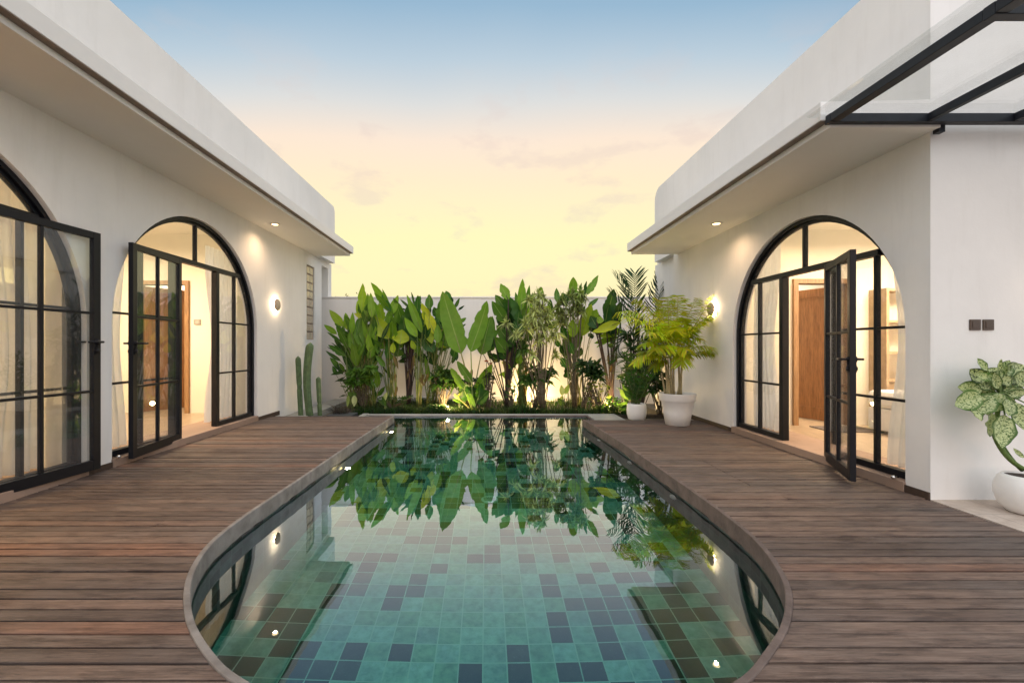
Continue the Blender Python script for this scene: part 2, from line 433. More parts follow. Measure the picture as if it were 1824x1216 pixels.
inner = offset(outer, .032*SG); wallin = offset(outer, .022*SG); wallout = offset(outer, -.12*SG); waterp = offset(outer, -.03*SG)
def ring(mb, A, B, z0, z1, jit=0, low=None):
    n = len(A); vs = []; z0a, z1a = z0, z1
    for i in range(n):
        z0, z1 = z0a, z1a
        if low and i >= n-4: z0, z1 = low
        j = rnd.uniform(-jit, jit)
        vs += [(A[i].x, A[i].y, z0+j), (A[i].x, A[i].y, z1), (B[i].x, B[i].y, z1), (B[i].x, B[i].y, z0)]
    fs = []
    for i in range(n):
        a, b = i*4, ((i+1) % n)*4
        for k in range(4): fs.append((a+k, a+(k+1) % 4, b+(k+1) % 4, b+k))
    mb.add(vs, fs)

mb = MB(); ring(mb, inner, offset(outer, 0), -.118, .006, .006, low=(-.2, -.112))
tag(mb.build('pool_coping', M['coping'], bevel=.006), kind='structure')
mb = MB(); ring(mb, wallin, wallout, -1.5, -.125, low=(-1.5, -.205))
tag(mb.build('pool_side_wall', M['walltile']), kind='structure')
mb = MB(); mb.prism([tuple(p) for p in offset(outer, 0)], 'Z', -1.49, -1.24)
tag(mb.build('pool_floor', M['tile']), kind='structure')
mb = MB(); mb.prism([tuple(p) for p in waterp], 'Z', -1.28, -.135)
tag(mb.build('pool_water', M['water']), kind='structure')

# ---------------------------------------------------------------- deck
def deck(name, e, side, xo, yend):
    mb = MB(); y = -1.5; pitch = .0913; i = 0
    while y < yend-.02:
        y1 = min(y+pitch-.0105-rnd.uniform(0, .003), yend)
        if y1 > 1.42:
            xa, xb = edge_x(e, max(y, 1.41)), edge_x(e, y1)
        else: xa = xb = 0.0
        if y < 1.41 < y1: xa = xb = 0.0
        t = -.028; z = rnd.uniform(-.0025, .0015)
        r = rnd.random(); r = .97 if rnd.random() < .045 else r*.85
        cuts = [xo]
        if side > 0 and 4.0 < y < 4.9: cuts.append(2.39)
        if side > 0 and 6.45 < y < 6.6: cuts.append(2.7)
        if side < 0 and rnd.random() < .10 and y > 2: cuts.append(-rnd.uniform(2.2, 3.4))
        if side > 0 and len(cuts) == 1 and rnd.random() < .10 and y > 2: cuts.append(rnd.uniform(2.2, 3.2))
        cuts.append(None)
        for a, b in zip(cuts, cuts[1:]):
            g = .002*side
            if b is None: p = [(a-g, y), (xa, y), (xb, y1), (a-g, y1)]
            else: p = [(a-g, y), (b+g, y), (b+g, y1), (a-g, y1)]
            if side < 0: p = p[::-1]
            col = (r, rnd.random(), rnd.random()); z2 = z+rnd.uniform(-.0015, .001)
            tl = rnd.uniform(-.002, .002)
            vs = [(q[0], q[1], t) for q in p]+[(q[0], q[1], z2+(tl if q[1] > y else -tl)) for q in p]
            mb.add(vs, [(3, 2, 1, 0), (4, 5, 6, 7), (0, 1, 5, 4), (1, 2, 6, 5), (2, 3, 7, 6), (3, 0, 4, 7)], col)
        y += pitch; i += 1
    tag(mb.build(name, M['deck'], bevel=.003), kind='structure')
XL, XR = -3.9, 3.64
deck('deck', left_edge, -1, XL+.01, 8.12)
deck('deck', right_edge, 1, XR-.01, 7.72)
mb = MB()
for x0, x1, y0, y1 in ((XL, -1.82, -1.5, 8.1), (1.83, XR, -1.5, 7.7), (-1.82, 1.83, -1.5, 1.25)): mb.box((x0, y0, -.09), (x1, y1, -.035))
for x0, x1, y0, y1 in ((XL+.05, -1.9, 8.1, 8.135), (1.85, XR-.05, 7.7, 7.735)): mb.box((x0, y0, -.10), (x1, y1, -.004))
tag(mb.build('deck_joists', simple('dark_joist', (.012, .009, .008), .9)), kind='structure')

# terrace, ground, bed
mb = MB(); mb.box((XR, -2, -.10), (9, 3.68, 0.001)); tag(mb.build('terrace', M['terrace']), kind='structure')
mb = MB(); G = 60; bx = (-2.52, 2.16, 1.25, 9.14)
for x0, x1, y0, y1 in ((-G, G, -G, bx[2]), (-G, G, bx[3], G+90), (-G, bx[0], bx[2], bx[3]), (bx[1], G, bx[2], bx[3])):
    mb.add([(x0, y0, -.2), (x1, y0, -.2), (x1, y1, -.2), (x0, y1, -.2)], [(0, 1, 2, 3)])
mb.add([(-G, -G, -1.7), (G, -G, -1.7), (G, G, -1.7), (-G, G, -1.7)], [(0, 1, 2, 3)])
tag(mb.build('ground', M['ground'], fixn=False), kind='structure')
mb = MB(); mb.box((-3.0, 9.13, -.3), (3.7, 11.5, -.13)); tag(mb.build('planting_bed', M['bedsoil']), kind='structure')
mb = MB()
mb.box((-3.88, 8.14, -.25), (-3.45, 11.48, -.075))
mb.box((-3.44, 8.14, -.25), (-2.5, 8.5, -.075))
mb.box((-2.50, 8.14, -.25), (-2.385, 9.14, -.095)); mb.box((-2.385, 9.003, -.25), (2.6, 9.10, -.10))
mb.box((2.023, 7.74, -.25), (2.6, 9.0, -.10))
tag(mb.build('garden_curb', M['curb'], bevel=.008), kind='structure')
mb = MB(); mb.box((-3.46, 11.38, -.2), (3.7, 11.497, -.02))
tag(mb.build('wall_plinth', M['far'], bevel=.01), kind='structure')

# ---------------------------------------------------------------- garden wall
mb = MB(); mb.box((-4.6, 11.5, -.3), (5.5, 11.68, 2.50)); mb.box((-4.6, 11.48, 2.50), (5.5, 11.70, 2.54))
tag(mb.build('garden_wall', M['far'], bevel=.01), 'plain white plastered garden wall standing behind the tropical plants', 'wall')

# ---------------------------------------------------------------- buildings
def arch_pts(yc, R, zs, z0, n=40, y_from=None):
    pts = [(yc-R, z0)]
    for k in range(n+1):
        a = PI-PI*k/n
        pts.append((yc+R*math.cos(a), zs+R*math.sin(a)))
    pts.append((yc+R, z0)); return pts
def rounded_end(y1, ztop, r, n=10):
    return [(y1-r+r*math.sin(PI/2*k/n), ztop-r+r*math.cos(PI/2*k/n)) for k in range(n+1)][::1]

def arched_window(parent, X, s, yc, R, zs, zt, d0, d1, bars_v, bars_h, z0=.085):
    """s=+1: the outside lies towards -X (right wing); s=-1: towards +X"""
    fr = MB(); xa, xb = X+s*.05, X+s*.15
    def sweep(Ro, Ri, x0, x1):
        A = arch_pts(yc, Ro, zs, z0); B = arch_pts(yc, Ri, zs, z0); n = len(A); vs = []; fs = []
        for a, b in zip(A, B): vs += [(x0, *a), (x1, *a), (x1, *b), (x0, *b)]
        for i in range(n-1):
            for k in range(4): fs.append((i*4+k, i*4+(k+1) % 4, i*4+4+(k+1) % 4, i*4+4+k))
        fs += [(0, 1, 2, 3), ((n-1)*4+3, (n-1)*4+2, (n-1)*4+1, (n-1)*4)]
        fr.add(vs, fs)
    sweep(R-.002, R-.045, xa, xb); sweep(R-.046, R-.075, xa+s*.03, xb-s*.02)
    Ri = R-.075
    def hw(z): return Ri if z <= zs else math.sqrt(max(0, Ri*Ri-(z-zs)**2))
    def zt_at(y): return zs+math.sqrt(max(0, Ri*Ri-(y-yc)**2))
    x0, x1 = xa+s*.012, xb-s*.012
    fr.box((x0, yc-hw(zt+.06)-.01, zt), (x1, yc+hw(zt+.06)+.01, zt+.06))            # transom
    for y in (d0, d1): fr.box((x0-s*.003, y-.035, z0), (x1+s*.003, y+.035, zt-.002))  # door posts
    fr.box((x0, yc-R+.03, z0), (x1, d0-.036, z0+.06)); fr.box((x0, d1+.036, z0), (x1, yc+R-.03, z0+.06))
    xm0, xm1 = xa+s*.025, xb-s*.025
    fr.box((xm0, yc-.017, zt+.061), (xm1, yc+.017, zs+Ri+.01))
    for y in bars_v: fr.box((xm0, y-.015, z0+.061), (xm1, y+.015, min(zt-.001, zt_at(y)+.01)))
    for z in bars_h:
        fr.box((xm0+s*.003, yc-hw(z)-.01, z-.012), (xm1-s*.003, d0-.036, z+.012))
        fr.box((xm0+s*.003, d1+.036, z-.012), (xm1-s*.003, yc+hw(z)+.01, z+.012))
    f = fr.build('window_frame', M['frame'], parent, bevel=.003)
    gl = MB(); gx0, gx1 = X+s*.098, X+s*.104
    top = [(yc+hw(zt+.05)*-1, zt+.05)]
    a0 = math.acos(hw(zt+.05)/Ri) if zt+.05 > zs else 0
    arc = [(yc+Ri*math.cos(PI-a0-(PI-2*a0)*k/30), zs+Ri*math.sin(PI-a0-(PI-2*a0)*k/30)) for k in range(31)]
    gl.prism(arc, 'X', gx0, gx1)
    def side(sg, yd):
        pts = [(yd, z0+.03), (yc+sg*Ri, z0+.03), (yc+sg*Ri, zs)]
        for k in range(1, 13):
            z = zs+(zt+.01-zs)*k/12; pts.append((yc+sg*hw(z), z))
        pts.append((yd, zt+.01)); gl.prism(pts, 'X', gx0, gx1)
    side(-1, d0); side(1, d1)
    gl.build('glass', M['glass'], f)
    return f

def door_leaf(parent, hinge, end, z0, z1, bars_h, handle_z, lever_dir=-1, label=None):
    h = Vector((hinge[0], hinge[1], 0)); e = Vector((end[0], end[1], 0)); L = (e-h).length; u = (e-h).normalized(); w = Vector((-u.y, u.x, 0))
    mt = Matrix(((u.x, w.x, 0, h.x), (u.y, w.y, 0, h.y), (0, 0, 1, 0), (0, 0, 0, 1)))
    fr = MB(); T = .024; S = .075
    fr.box((0, -T, z0), (S*.8, T, z1), mt); fr.box((L-S, -T, z0), (L, T, z1), mt)
    fr.box((S*.8, -T+.001, z0), (L-S, T-.001, z0+.095), mt); fr.box((S*.8, -T+.001, z1-.065), (L-S, T-.001, z1), mt)
    fr.box((L/2-.014, -.018, z0+.095), (L/2+.014, .018, z1-.065), mt)
    for z in bars_h: fr.box((S*.8, -.016, z-.012), (L-S, .016, z+.012), mt)
    f = fr.build('glazed_door', M['frame'], parent, bevel=.003)
    if label: f['label'] = label
    gl = MB(); gl.box((S*.6, -.003, z0+.07), (L-S*.7, .003, z1-.04), mt); gl.build('glass', M['glass'], f)
    hd = MB(); c = L-S*.5
    hd.tube([(c, -T-.01, handle_z), (c, T+.01, handle_z)], .009, 8, mtx=mt); hd.box((c-.006, -T-.01, handle_z-.1), (c+.006, T+.01, handle_z), mt)
    for sg in (1, -1):
        hd.tube([(c, sg*T, handle_z), (c, sg*(T+.012), handle_z)], .027, 16, mtx=mt)
        hd.tube([(c, sg*T, handle_z), (c, sg*(T+.055), handle_z)], .011, 10, mtx=mt)
        hd.tube([(c+.012, sg*(T+.055), handle_z), (c-.12, sg*(T+.055), handle_z)], .0105, 10, mtx=mt)
        hd.tube([(c, sg*T, handle_z-.085), (c, sg*(T+.016), handle_z-.085)], .022, 16, mtx=mt)
        hd.box((c-.02, sg*T-.004, handle_z-.12), (c+.02, sg*T+.008*sg, handle_z-.05), mt)
    hd.build('handle', M['frame'], f)
    return f

# LEFT WING
lb = thing('villa_wing', (-6, 5, 0), 'white villa wing left of the pool with arched doorways and glass brick strip', 'building')
archA = dict(yc=2.90, R=1.485, zs=1.50); archB = dict(yc=6.165, R=1.485, zs=1.50)
wl = MB()
ol = [(-3.0, -.2)]
for a in (archA, archB):
    pts = arch_pts(a['yc'], a['R'], a['zs'], .0)
    ol += [(pts[0][0], -.2)]+pts+[(pts[-1][0], -.2)]
ol += [(9.75, -.2), (9.75, 3.40), (11.57, 3.40)]
ol += rounded_end(11.57, 4.84, .15)[::-1] + [(-3.0, 4.84)]
wl.prism(ol, 'X', XL, XL-.2)
wl.box((-8.8, 9.55, -.2), (XL-.2, 9.75, 3.4))
wl.build('wall', M['wall'], lb)
rw = MB()
rw.box((-4.25, 9.751, -.2), (-4.05, 9.99, 3.40)); rw.box((-4.25, 10.59, -.2), (-4.05, 11.05, 3.40))
rw.box((-4.25, 9.99, -.2), (-4.05, 10.59, 1.42)); rw.box((-4.25, 9.99, 3.12), (-4.05, 10.59, 3.40))
rw.box((-4.25, 11.05, 3.26), (-4.05, 11.499, 3.40)); rw.box((-4.25, 11.705, -.2), (-4.05, 11.75, 3.4)); rw.box((-4.25, 11.499, 2.545), (-4.05, 11.705, 3.4))
rw.build('rear_wall', M['wall'], lb)
nb = MB(); nb.box((-4.65, 11.0, -.2), (-4.55, 11.495, 3.4)); nb.build('recess', M['recess'], lb)
gb = MB()
for i in range(3):
    for j in range(9):
        y0 = 9.995+i*.198; z0 = 1.425+j*.188
        gb.box((-4.13, y0, z0), (-4.07, y0+.176, z0+.166))
g_ = gb.build('glass_brick_strip', M['block'], lb, bevel=.01)
gm = MB(); gm.box((-4.12, 9.991, 1.42), (-4.08, 10.589, 3.12)); gm.build('mortar', simple('brown_mortar', (.16, .11, .08), .8), g_)
def eave(parent, X, s, xo, z, y0, y1, name='eave'):
    m_ = MB(); Xi = X+s*.005
    m_.prism([(Xi, z), (xo+s*.075, z), (xo+s*.075, z+.055), (xo, z+.055), (xo, z+.205), (Xi, z+.225)], 'Y', y0, y1)
    e_ = m_.build(name, M['eave'], parent, bevel=.004)
    g_ = MB(); xs = sorted((xo+s*.006, xo+s*.073)); g_.box((xs[0], y0+.01, z+.049), (xs[1], y1-.01, z+.0545)); g_.build('shadow_gap', M['gap_shade'], e_)  # added dark strip, stands in for shade in the groove under the fascia
    return e_
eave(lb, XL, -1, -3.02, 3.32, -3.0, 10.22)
rf = MB(); rf.box((-8.8, -3, 3.42), (XL-.2, 11.5, 3.55)); rf.build('roof', M['wall'], lb)
for a, lab in ((archA, None), (archB, None)):
    c = a['yc']
    arched_window(lb, XL, -1, c, a['R'], a['zs'], 2.36, c-.43, c+.47, [c-.97, c+.95], [.86, 1.62])
door_leaf(lb, (-3.93, 3.38), (-3.83, 4.44), .055, 2.37, [.82, 1.58], 1.30, label='black framed glass door leaf swung back flat against the wall at left edge')
door_leaf(lb, (-3.93, 5.765), (-3.80, 4.80), .055, 2.37, [.82, 1.58], 1.29, label='black framed glass door leaf folded back beside the far left doorway')
for a in (archA, archB):
    si = MB(); si.box((XL-.6, a['yc']-1.49, -.1), (XL+.022, a['yc']+1.49, .082)); si.build('threshold', M['sill'], lb, bevel=.006)
for y0, y1 in ((-3, 1.40), (4.395, 4.67), (7.66, 8.45)):
    sk = MB(); sk.box((XL-.001, y0, -.02), (XL+.016, y1, .055)); sk.build('skirting', M['skirt'], lb)
# rooms
rm = MB()
rm.box((-8.8, -.6, -.1), (-8.6, 9.55, 3.42))
rm.box((-8.6, 4.35, .08), (-4.11, 4.47, 3.25))
rm.box((-8.6, -.3, .08), (-4.11, -.1, 3.25))
# back wall of the second room with a doorway
rm.box((-5.29, 8.0, .08), (-4.11, 8.12, 3.25)); rm.box((-8.6, 8.0, .08), (-6.22, 8.12, 3.25)); rm.box((-6.22, 8.0, 2.36), (-5.29, 8.12, 3.25))
rm.box((-4.55, 7.70, .08), (-4.11, 7.999, 3.25))
rm.build('room_wall', M['room'], lb)
cl = MB(); cl.box((-8.6, -.6, 3.25), (XL-.201, 9.55, 3.41)); cl.build('ceiling', M['room'], lb)
fl = MB(); fl.box((-8.6, -.6, -.1), (-4.5, 9.54, .08)); fl.build('room_floor', M['floorwood'], lb)
dfm = MB(); dfm.box((-5.35, 7.96, .081), (-5.28, 8.13, 2.36)); dfm.box((-6.24, 7.96, .081), (-6.17, 8.13, 2.36)); dfm.box((-6.24, 7.961, 2.36), (-5.28, 8.131, 2.43))
df_ = dfm.build('door_frame', M['doorframe'], lb)
def wood_leaf(parent, hinge, end, z0, z1, hz):
    h = Vector((hinge[0], hinge[1], 0)); e = Vector((end[0], end[1], 0)); L = (e-h).length; u = (e-h).normalized(); w = Vector((-u.y, u.x, 0))
    mt = Matrix(((u.x, w.x, 0, h.x), (u.y, w.y, 0, h.y), (0, 0, 1, 0), (0, 0, 0, 1)))
    b = MB(); b.box((0, -.018, z0), (L, .018, z1), mt)
    for sg in (-1, 1):
        for (a0, a1, c0, c1) in ((0, .11, z0, z1), (L-.11, L, z0, z1), (.11, L-.11, z0, z0+.2), (.11, L-.11, z1-.13, z1)):
            b.box((a0, sg*.018, c0), (a1, sg*.027, c1), mt)
    d = b.build('wooden_door', M['door'], parent, bevel=.003)
    hh = MB(); hh.tube([(L-.055, -.03, hz), (L-.055, .03, hz)], .008, 8, mtx=mt); hh.box((L-.061, -.032, hz-.1), (L-.049, .032, hz), mt)
    for sg in (-1, 1):
        hh.tube([(L-.055, sg*.027, hz), (L-.055, sg*.07, hz), (L-.15, sg*.07, hz)], .01, 8, mtx=mt)
        hh.tube([(L-.055, sg*.027, hz), (L-.055, sg*.034, hz)], .025, 12, mtx=mt)
        hh.tube([(L-.055, sg*.027, hz-.09), (L-.055, sg*.034, hz-.09)], .022, 12, mtx=mt)
    hh.build('handle', M['bronze'], d)
wood_leaf(lb, (-6.16, 8.1), (-5.75, 8.85), .09, 2.34, 1.1)
hl = MB(); hl.box((-8.6, 9.3, .08), (-4.2, 9.4, 3.25)); hl.build('hall_wall', M['room'], lb)

# RIGHT WING
rb = thing('villa_wing', (6, 6, 0), 'white villa wing right of the pool with one arched doorway and pot plant outside', 'building')
archC = dict(yc=5.265, R=1.365, zs=1.375)
wr = MB(); pts = arch_pts(archC['yc'], archC['R'], archC['zs'], 0.0)
ol = [(3.68, -.2), (pts[0][0], -.2)]+pts+[(pts[-1][0], -.2), (8.72, -.2), (8.72, 3.08), (9.7, 3.08)]
ol += rounded_end(9.7, 4.62, .27)[::-1]+[(3.68, 4.62)]
wr.prism(ol, 'X', XR, XR+.2)
wr.box((XR+.2, 3.68, -.2), (9.5, 3.88, 4.62)); wr.box((XR+.2, 8.52, -.2), (9.5, 8.72, 3.1))
wr.build('wall', M['wall'], rb)
rw = MB(); rw.box((3.80, 8.725, -.2), (4.0, 10.1, 3.08)); rw.box((4.0, 9.9, -.2), (6, 10.1, 3.08)); rw.build('rear_wall', M['wall'], rb)
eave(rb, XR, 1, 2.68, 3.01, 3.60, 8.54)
rf = MB(); rf.box((XR+.2, 3.88, 3.12), (9.5, 10.1, 3.25)); rf.build('roof', M['wall'], rb)
c = archC['yc']
arched_window(rb, XR, 1, c, archC['R'], archC['zs'], 2.12, 4.82, 5.64, [4.295, 6.13], [.77, 1.43])
door_leaf(rb, (3.665, 4.835), (3.30, 4.04), .04, 2.13, [.73, 1.39], 1.14, label='black framed glass door leaf standing open over the deck, seen nearly edge on')
si = MB(); si.box((XR-.022, c-1.37, -.1), (XR+.6, c+1.37, .082)); si.build('threshold', M['sill'], rb, bevel=.006)
for y0, y1 in ((3.68, 3.895), (6.635, 8.72)):
    sk = MB(); sk.box((XR-.016, y0, -.02), (XR+.001, y1, .058)); sk.build('skirting', M['skirt'], rb)
rm = MB()
rm.box((9.3, 3.88, -.1), (9.5, 8.52, 3.12))
rm.box((3.85, 6.75, .08), (4.62, 6.87, 3.0)); rm.box((5.44, 6.75, .08), (9.3, 6.87, 3.0)); rm.box((4.62, 6.75, 2.2), (5.44, 6.87, 3.0))
rm.build('room_wall', M['room'], rb)
cl = MB(); cl.box((XR+.201, 3.88, 3.0), (9.3, 8.52, 3.11)); cl.build('ceiling', M['room'], rb)
fl = MB(); fl.box((4.24, 3.88, -.1), (9.3, 8.52, .08)); fl.build('room_floor', M['floorwood'], rb)
dfm = MB(); dfm.box((4.60, 6.71, .081), (4.67, 6.88, 2.2)); dfm.box((5.39, 6.71, .081), (5.46, 6.88, 2.2)); dfm.box((4.60, 6.711, 2.2), (5.46, 6.881, 2.27))
dfm.build('door_frame', M['doorframe'], rb)
wood_leaf(rb, (5.385, 6.86), (5.14, 7.58), .09, 2.18, 1.05)

# canopy
cn = thing('glass_canopy', (4.5, 3.0, 3.0), 'dark steel and glass canopy projecting from the right wing at top right', 'canopy')
b = MB(); b.box((2.72, 3.55, 3.03), (9, 3.61, 3.10)); b.build('beam', M['beam'], cn, bevel=.004)
b = MB(); b.box((2.72, 2.40, 3.03), (9, 2.46, 3.10)); b.build('beam', M['beam'], cn, bevel=.004)
for x in (2.72, 3.49, 4.17, 4.85, 5.53):
    b = MB(); w_ = .075 if x == 2.72 else .045
    for y0, y1 in ((2.461, 3.549), (.6, 2.399)): b.box((x, y0, 3.035), (x+w_, y1, 3.097))
    b.build('rafter', M['beam'], cn, bevel=.004)
b = MB(); b.box((3.64, 3.61, 2.98), (3.69, 3.66, 3.05)); b.build('bracket', M['beam'], cn)
b = MB(); b.box((2.60, .6, 3.104), (9, 3.64, 3.116)); b.build('glass', M['canopy_glass'], cn)

# ---------------------------------------------------------------- lamps
def sconce(X, s, y, z, label, power=13):
    t = thing('wall_lamp', (X, y, z), label, 'wall lamp', 'round glowing lamps on the white walls')
    m_ = MB(); r = .11
    prof = [(.012, 0), (.012, .030), (r, .034), (r, .040), (r*.93, .052), (r*.7, .068), (r*.4, .078), (.005, .082)]
    m_.lathe(prof, (X, y, z), 32, ax='X', sgn=s); m_.build('shade', M['sconce'], t)
    m_ = MB(); m_.lathe([(.03, .004), (.05, .006), (.05, .022), (.03, .024)], (X, y, z), 24, ax='X', sgn=s); m_.build('bulb', M['glow'], t)
    for k in range(6):
        a = 2*PI*k/6
        lamp('POINT', 'bulb_light', (X+s*.02, y+.078*math.cos(a), z+.078*math.sin(a)), power/6, (1, .72, .42), t, .012)
    return t
sconce(XL, 1, 8.3, 2.03, 'round wall lamp on the left wing beyond its second arch')
sconce(XR, -1, 7.2, 1.86, 'round wall lamp on the right wing beside the tall potted palm')
t = sconce(0, 1, 0, 0, 'round wall lamp on the grey front wall above the mottled pot plant', 5)
t.location = (4.78, 3.68, 1.72); t.rotation_euler = (0, 0, -PI/2)
def downlight(x, y, z, label, power, inside=False):
    t = thing('ceiling_spotlight', (x, y, z), label, 'ceiling light', 'small round lights set in soffits and ceilings')
    m_ = MB(); m_.lathe([(.05, -.001), (.085, -.001), (.085, -.006), (.05, -.007)], (x, y, z), 32); m_.build('rim', M['whitepl'], t)
    m_ = MB(); m_.lathe([(.002, -.003), (.050, -.0075), (.045, -.012), (.002, -.016)], (x, y, z), 32); m_.build('lens', M['glow2'], t)
    lamp('SPOT', 'bulb_light', (x, y, z-.03), power, (1, .66, .38), t, .025, spot=math.radians(150), blend=1.0)
downlight(-3.56, 7.57, 3.32, 'small warm spotlight in the left soffit near its far end', 22)
downlight(-3.42, 2.70, 3.32, 'small warm spotlight in the left soffit closest to the camera', 55)
downlight(3.28, 6.40, 3.01, 'small warm spotlight in the right soffit near the palm', 17)
downlight(-4.62, 6.5, 3.25, 'small spotlight in the left room ceiling behind the second arch', 50)
downlight(4.60, 6.2, 3.0, 'small spotlight in the right room ceiling behind the arch', 40)
for loc, pw, col, par in (((-6.0, 6.2, 3.0), 125, (1, .77, .50), lb), ((-6.0, 2.6, 3.0), 130, (1, .68, .34), lb), ((-6.2, 8.8, 2.9), 45, (1, .80, .58), lb),
                          ((5.9, 5.3, 2.8), 120, (1, .77, .52), rb), ((5.2, 7.8, 2.8), 50, (1, .80, .56), rb)):
    lamp('AREA', 'room_light', loc, pw, col, par, .8)

def pool_lamp(x, y, z, s, lit, label):
    t = thing('pool_lamp', (x, y, z), label, 'pool light', 'small round lamps in the pool side walls')
    m_ = MB(); m_.lathe([(.055, -.004), (.055, .012), (.045, .02), (.036, .02)], (x, y, z), 28, ax='X', sgn=s); m_.build('rim', M['whitepl'], t)
    m_ = MB(); m_.lathe([(.034, .004), (.034, .021), (.022, .028), (.004, .031)], (x, y, z), 28, ax='X', sgn=s); m_.build('lens', M['poolglow'] if lit else M['whitepl'], t)
    if lit: lamp('POINT', 'bulb_light', (x+s*.10, y, z), 3.0, (1, .72, .34), t, .03)
pool_lamp(edge_x(left_edge, 5.3)+.036, 5.3, -.30, 1, True, 'lit round pool lamp half way along the left side of the pool')
pool_lamp(edge_x(left_edge, 7.5)+.036, 7.5, -.30, 1, True, 'lit round pool lamp at the far left corner of the pool')
for y, lab in ((6.8, 'unlit white pool lamp farthest along the right side'), (5.5, 'unlit white pool lamp in the middle of the right side'), (4.25, 'unlit white pool lamp nearest on the right side')):
    pool_lamp(edge_x(right_edge, y)-.037, y, -.24, -1, False, lab)
for y, lab in ((5.2, 'nearest white floor inlet on the pool bottom'), (6.6, 'middle white floor inlet on the pool bottom'), (8.3, 'farthest white floor inlet on the pool bottom')):
    t = thing('floor_inlet', (0.04, y, -1.24), lab, 'pool inlet', 'white round inlets on the pool floor')
    m_ = MB(); m_.lathe([(.10, 0), (.10, .008), (.088, .014), (.01, .014)], (.04, y, -1.24), 28); m_.build('cover', M['whitepl'], t)
    m_ = MB()
    for k in range(5): m_.box((-.03, y-.045+k*.021, -1.2258), (.11, y-.036+k*.021, -1.223))
    m_.build('slot', M['frame'], t)

# switches
for x, lab in ((3.955, 'dark bronze square switch plate, left of the pair on the front wall'), (4.063, 'dark bronze square switch plate, right of the pair on the front wall')):
    t = thing('switch_plate', (x+.044, 3.68, 1.43), lab, 'switch', 'pair of dark switch plates')
    m_ = MB(); m_.box((x, 3.668, 1.388), (x+.088, 3.679, 1.476)); m_.build('plate', M['bronze'], t, bevel=.003)
    m_ = MB(); m_.box((x+.018, 3.6645, 1.405), (x+.07, 3.668, 1.459)); m_.build('rocker', M['bronze'], t, bevel=.001)
t = thing('switch_plate', (-5.14, 8.0, 1.69), 'small grey switch plate on the cream wall inside the left room', 'switch')
m_ = MB(); m_.box((-5.2, 7.985, 1.65), (-5.08, 7.999, 1.74)); m_.build('plate', simple('grey_plate', (.30, .28, .25), .5), t)
m_ = MB(); m_.box((-5.17, 7.981, 1.665), (-5.11, 7.985, 1.725)); m_.build('rocker', simple('grey_rocker', (.4, .38, .35), .5), t)
for (x, y, s, lab) in ((-3.86, 4.72, 1, 'tiny round steel door stop at the foot of the left second arch'), (3.60, 3.97, -1, 'tiny round steel door stop at the foot of the right arch')):
    t = thing('door_stop', (x, y, .1), lab, 'door stop')
    m_ = MB(); m_.lathe([(.003, .0), (.014, .004), (.02, .016), (.014, .03), (.003, .034)], (x, y, .085), 16); m_.build('knob', M['chrome'], t)
    m_ = MB(); m_.tube([(x, y, .10), (x-s*.045, y, .10)], .006); m_.build('stem', M['chrome'], t)

# curtains
def curtain(x, y0, y1, z0, z1, seed, label, gather=0.0):
    r = random.Random(seed); t = MB(); n = int((y1-y0)/.012); m_ = 26
    ph = [r.uniform(0, 6) for _ in range(4)]; k1 = 2*PI/r.uniform(.10, .13)
    vs = []; fs = []; uv = []
    for j in range(m_+1):
        v = j/m_; z = z0+(z1-z0)*v
        sq = 1-gather*math.sin(PI*min(1, v*1.1))**2*.6
        for i in range(n+1):
            u = i/n; yy = y0+(y1-y0)*u
            a = .035*(1.15-.45*v)
            xx = x+a*math.sin(k1*yy+ph[0]+.8*math.sin(3*v+ph[1]))+.012*math.sin(k1*2.3*yy+ph[2]+v*2)
            if gather > 0: yy = y0+(yy-y0)*sq
            elif gather < 0: yy = y1+(yy-y1)*(1+gather*math.sin(PI*min(1, v*1.1))**2*.6)
            vs.append((xx, yy, z)); uv.append((u, v))
    for j in range(m_):
        for i in range(n):
            a = j*(n+1)+i; fs.append((a, a+1, a+n+2, a+n+1))
    t.add(vs, fs, uvs=uv, smooth=True)
    o = t.build('curtain', M['curtain'], fixn=False, loc=(x, (y0+y1)/2, z0))
    tag(o, label, 'curtain', 'white sheer curtains behind the arched windows')
curtain(-4.28, 3.55, 4.32, .1, 2.75, 1, 'white curtain behind the glass door leaf at the left edge', -.3)
curtain(-4.28, 1.5, 2.2, .1, 2.75, 9, 'white curtain at the near side of the first left arch, mostly out of frame', .3)
curtain(-4.28, 4.72, 5.35, .1, 2.8, 2, 'white curtain in the narrow left side of the second arch, by the folded door', .25)
curtain(-4.28, 6.85, 7.68, .1, 2.8, 3, 'white curtain in the right side of the second left arch', -.35)
curtain(4.00, 6.12, 6.66, .1, 2.72, 4, 'white curtain in the left side of the right arch', -.45)
curtain(4.00, 3.93, 4.45, .1, 2.72, 5, 'white curtain in the right side of the right arch, nearest the corner', .35)

# room contents
t = thing('bed', (6.2, 4.9, .08), 'white made bed seen through the right arch', 'bed')
m_ = MB(); m_.box((5.35, 4.7, .12), (7.2, 6.3, .42)); m_.build('base', M['bedcloth'], t, bevel=.02)
m_ = MB(); m_.box((5.33, 4.68, .42), (7.2, 6.3, .66)); m_.build('mattress', M['bedcloth'], t, bevel=.06)
for y in (5.05, 5.75):
    m_ = MB(); m_.box((6.6, y, .66), (7.1, y+.55, .84)); m_.build('pillow', M['bedcloth'], t, bevel=.07)
t = thing('shelf_unit', (6.6, 6.6, .08), 'pale open shelf unit against the wall behind the bed in the right room', 'shelf')
m_ = MB()
m_.box((5.75, 6.45, .08), (5.79, 6.749, 2.1)); m_.build('side_panel', M['shelfwood'], t)
m_ = MB(); m_.box((7.4, 6.45, .08), (7.44, 6.749, 2.1)); m_.build('side_panel', M['shelfwood'], t)
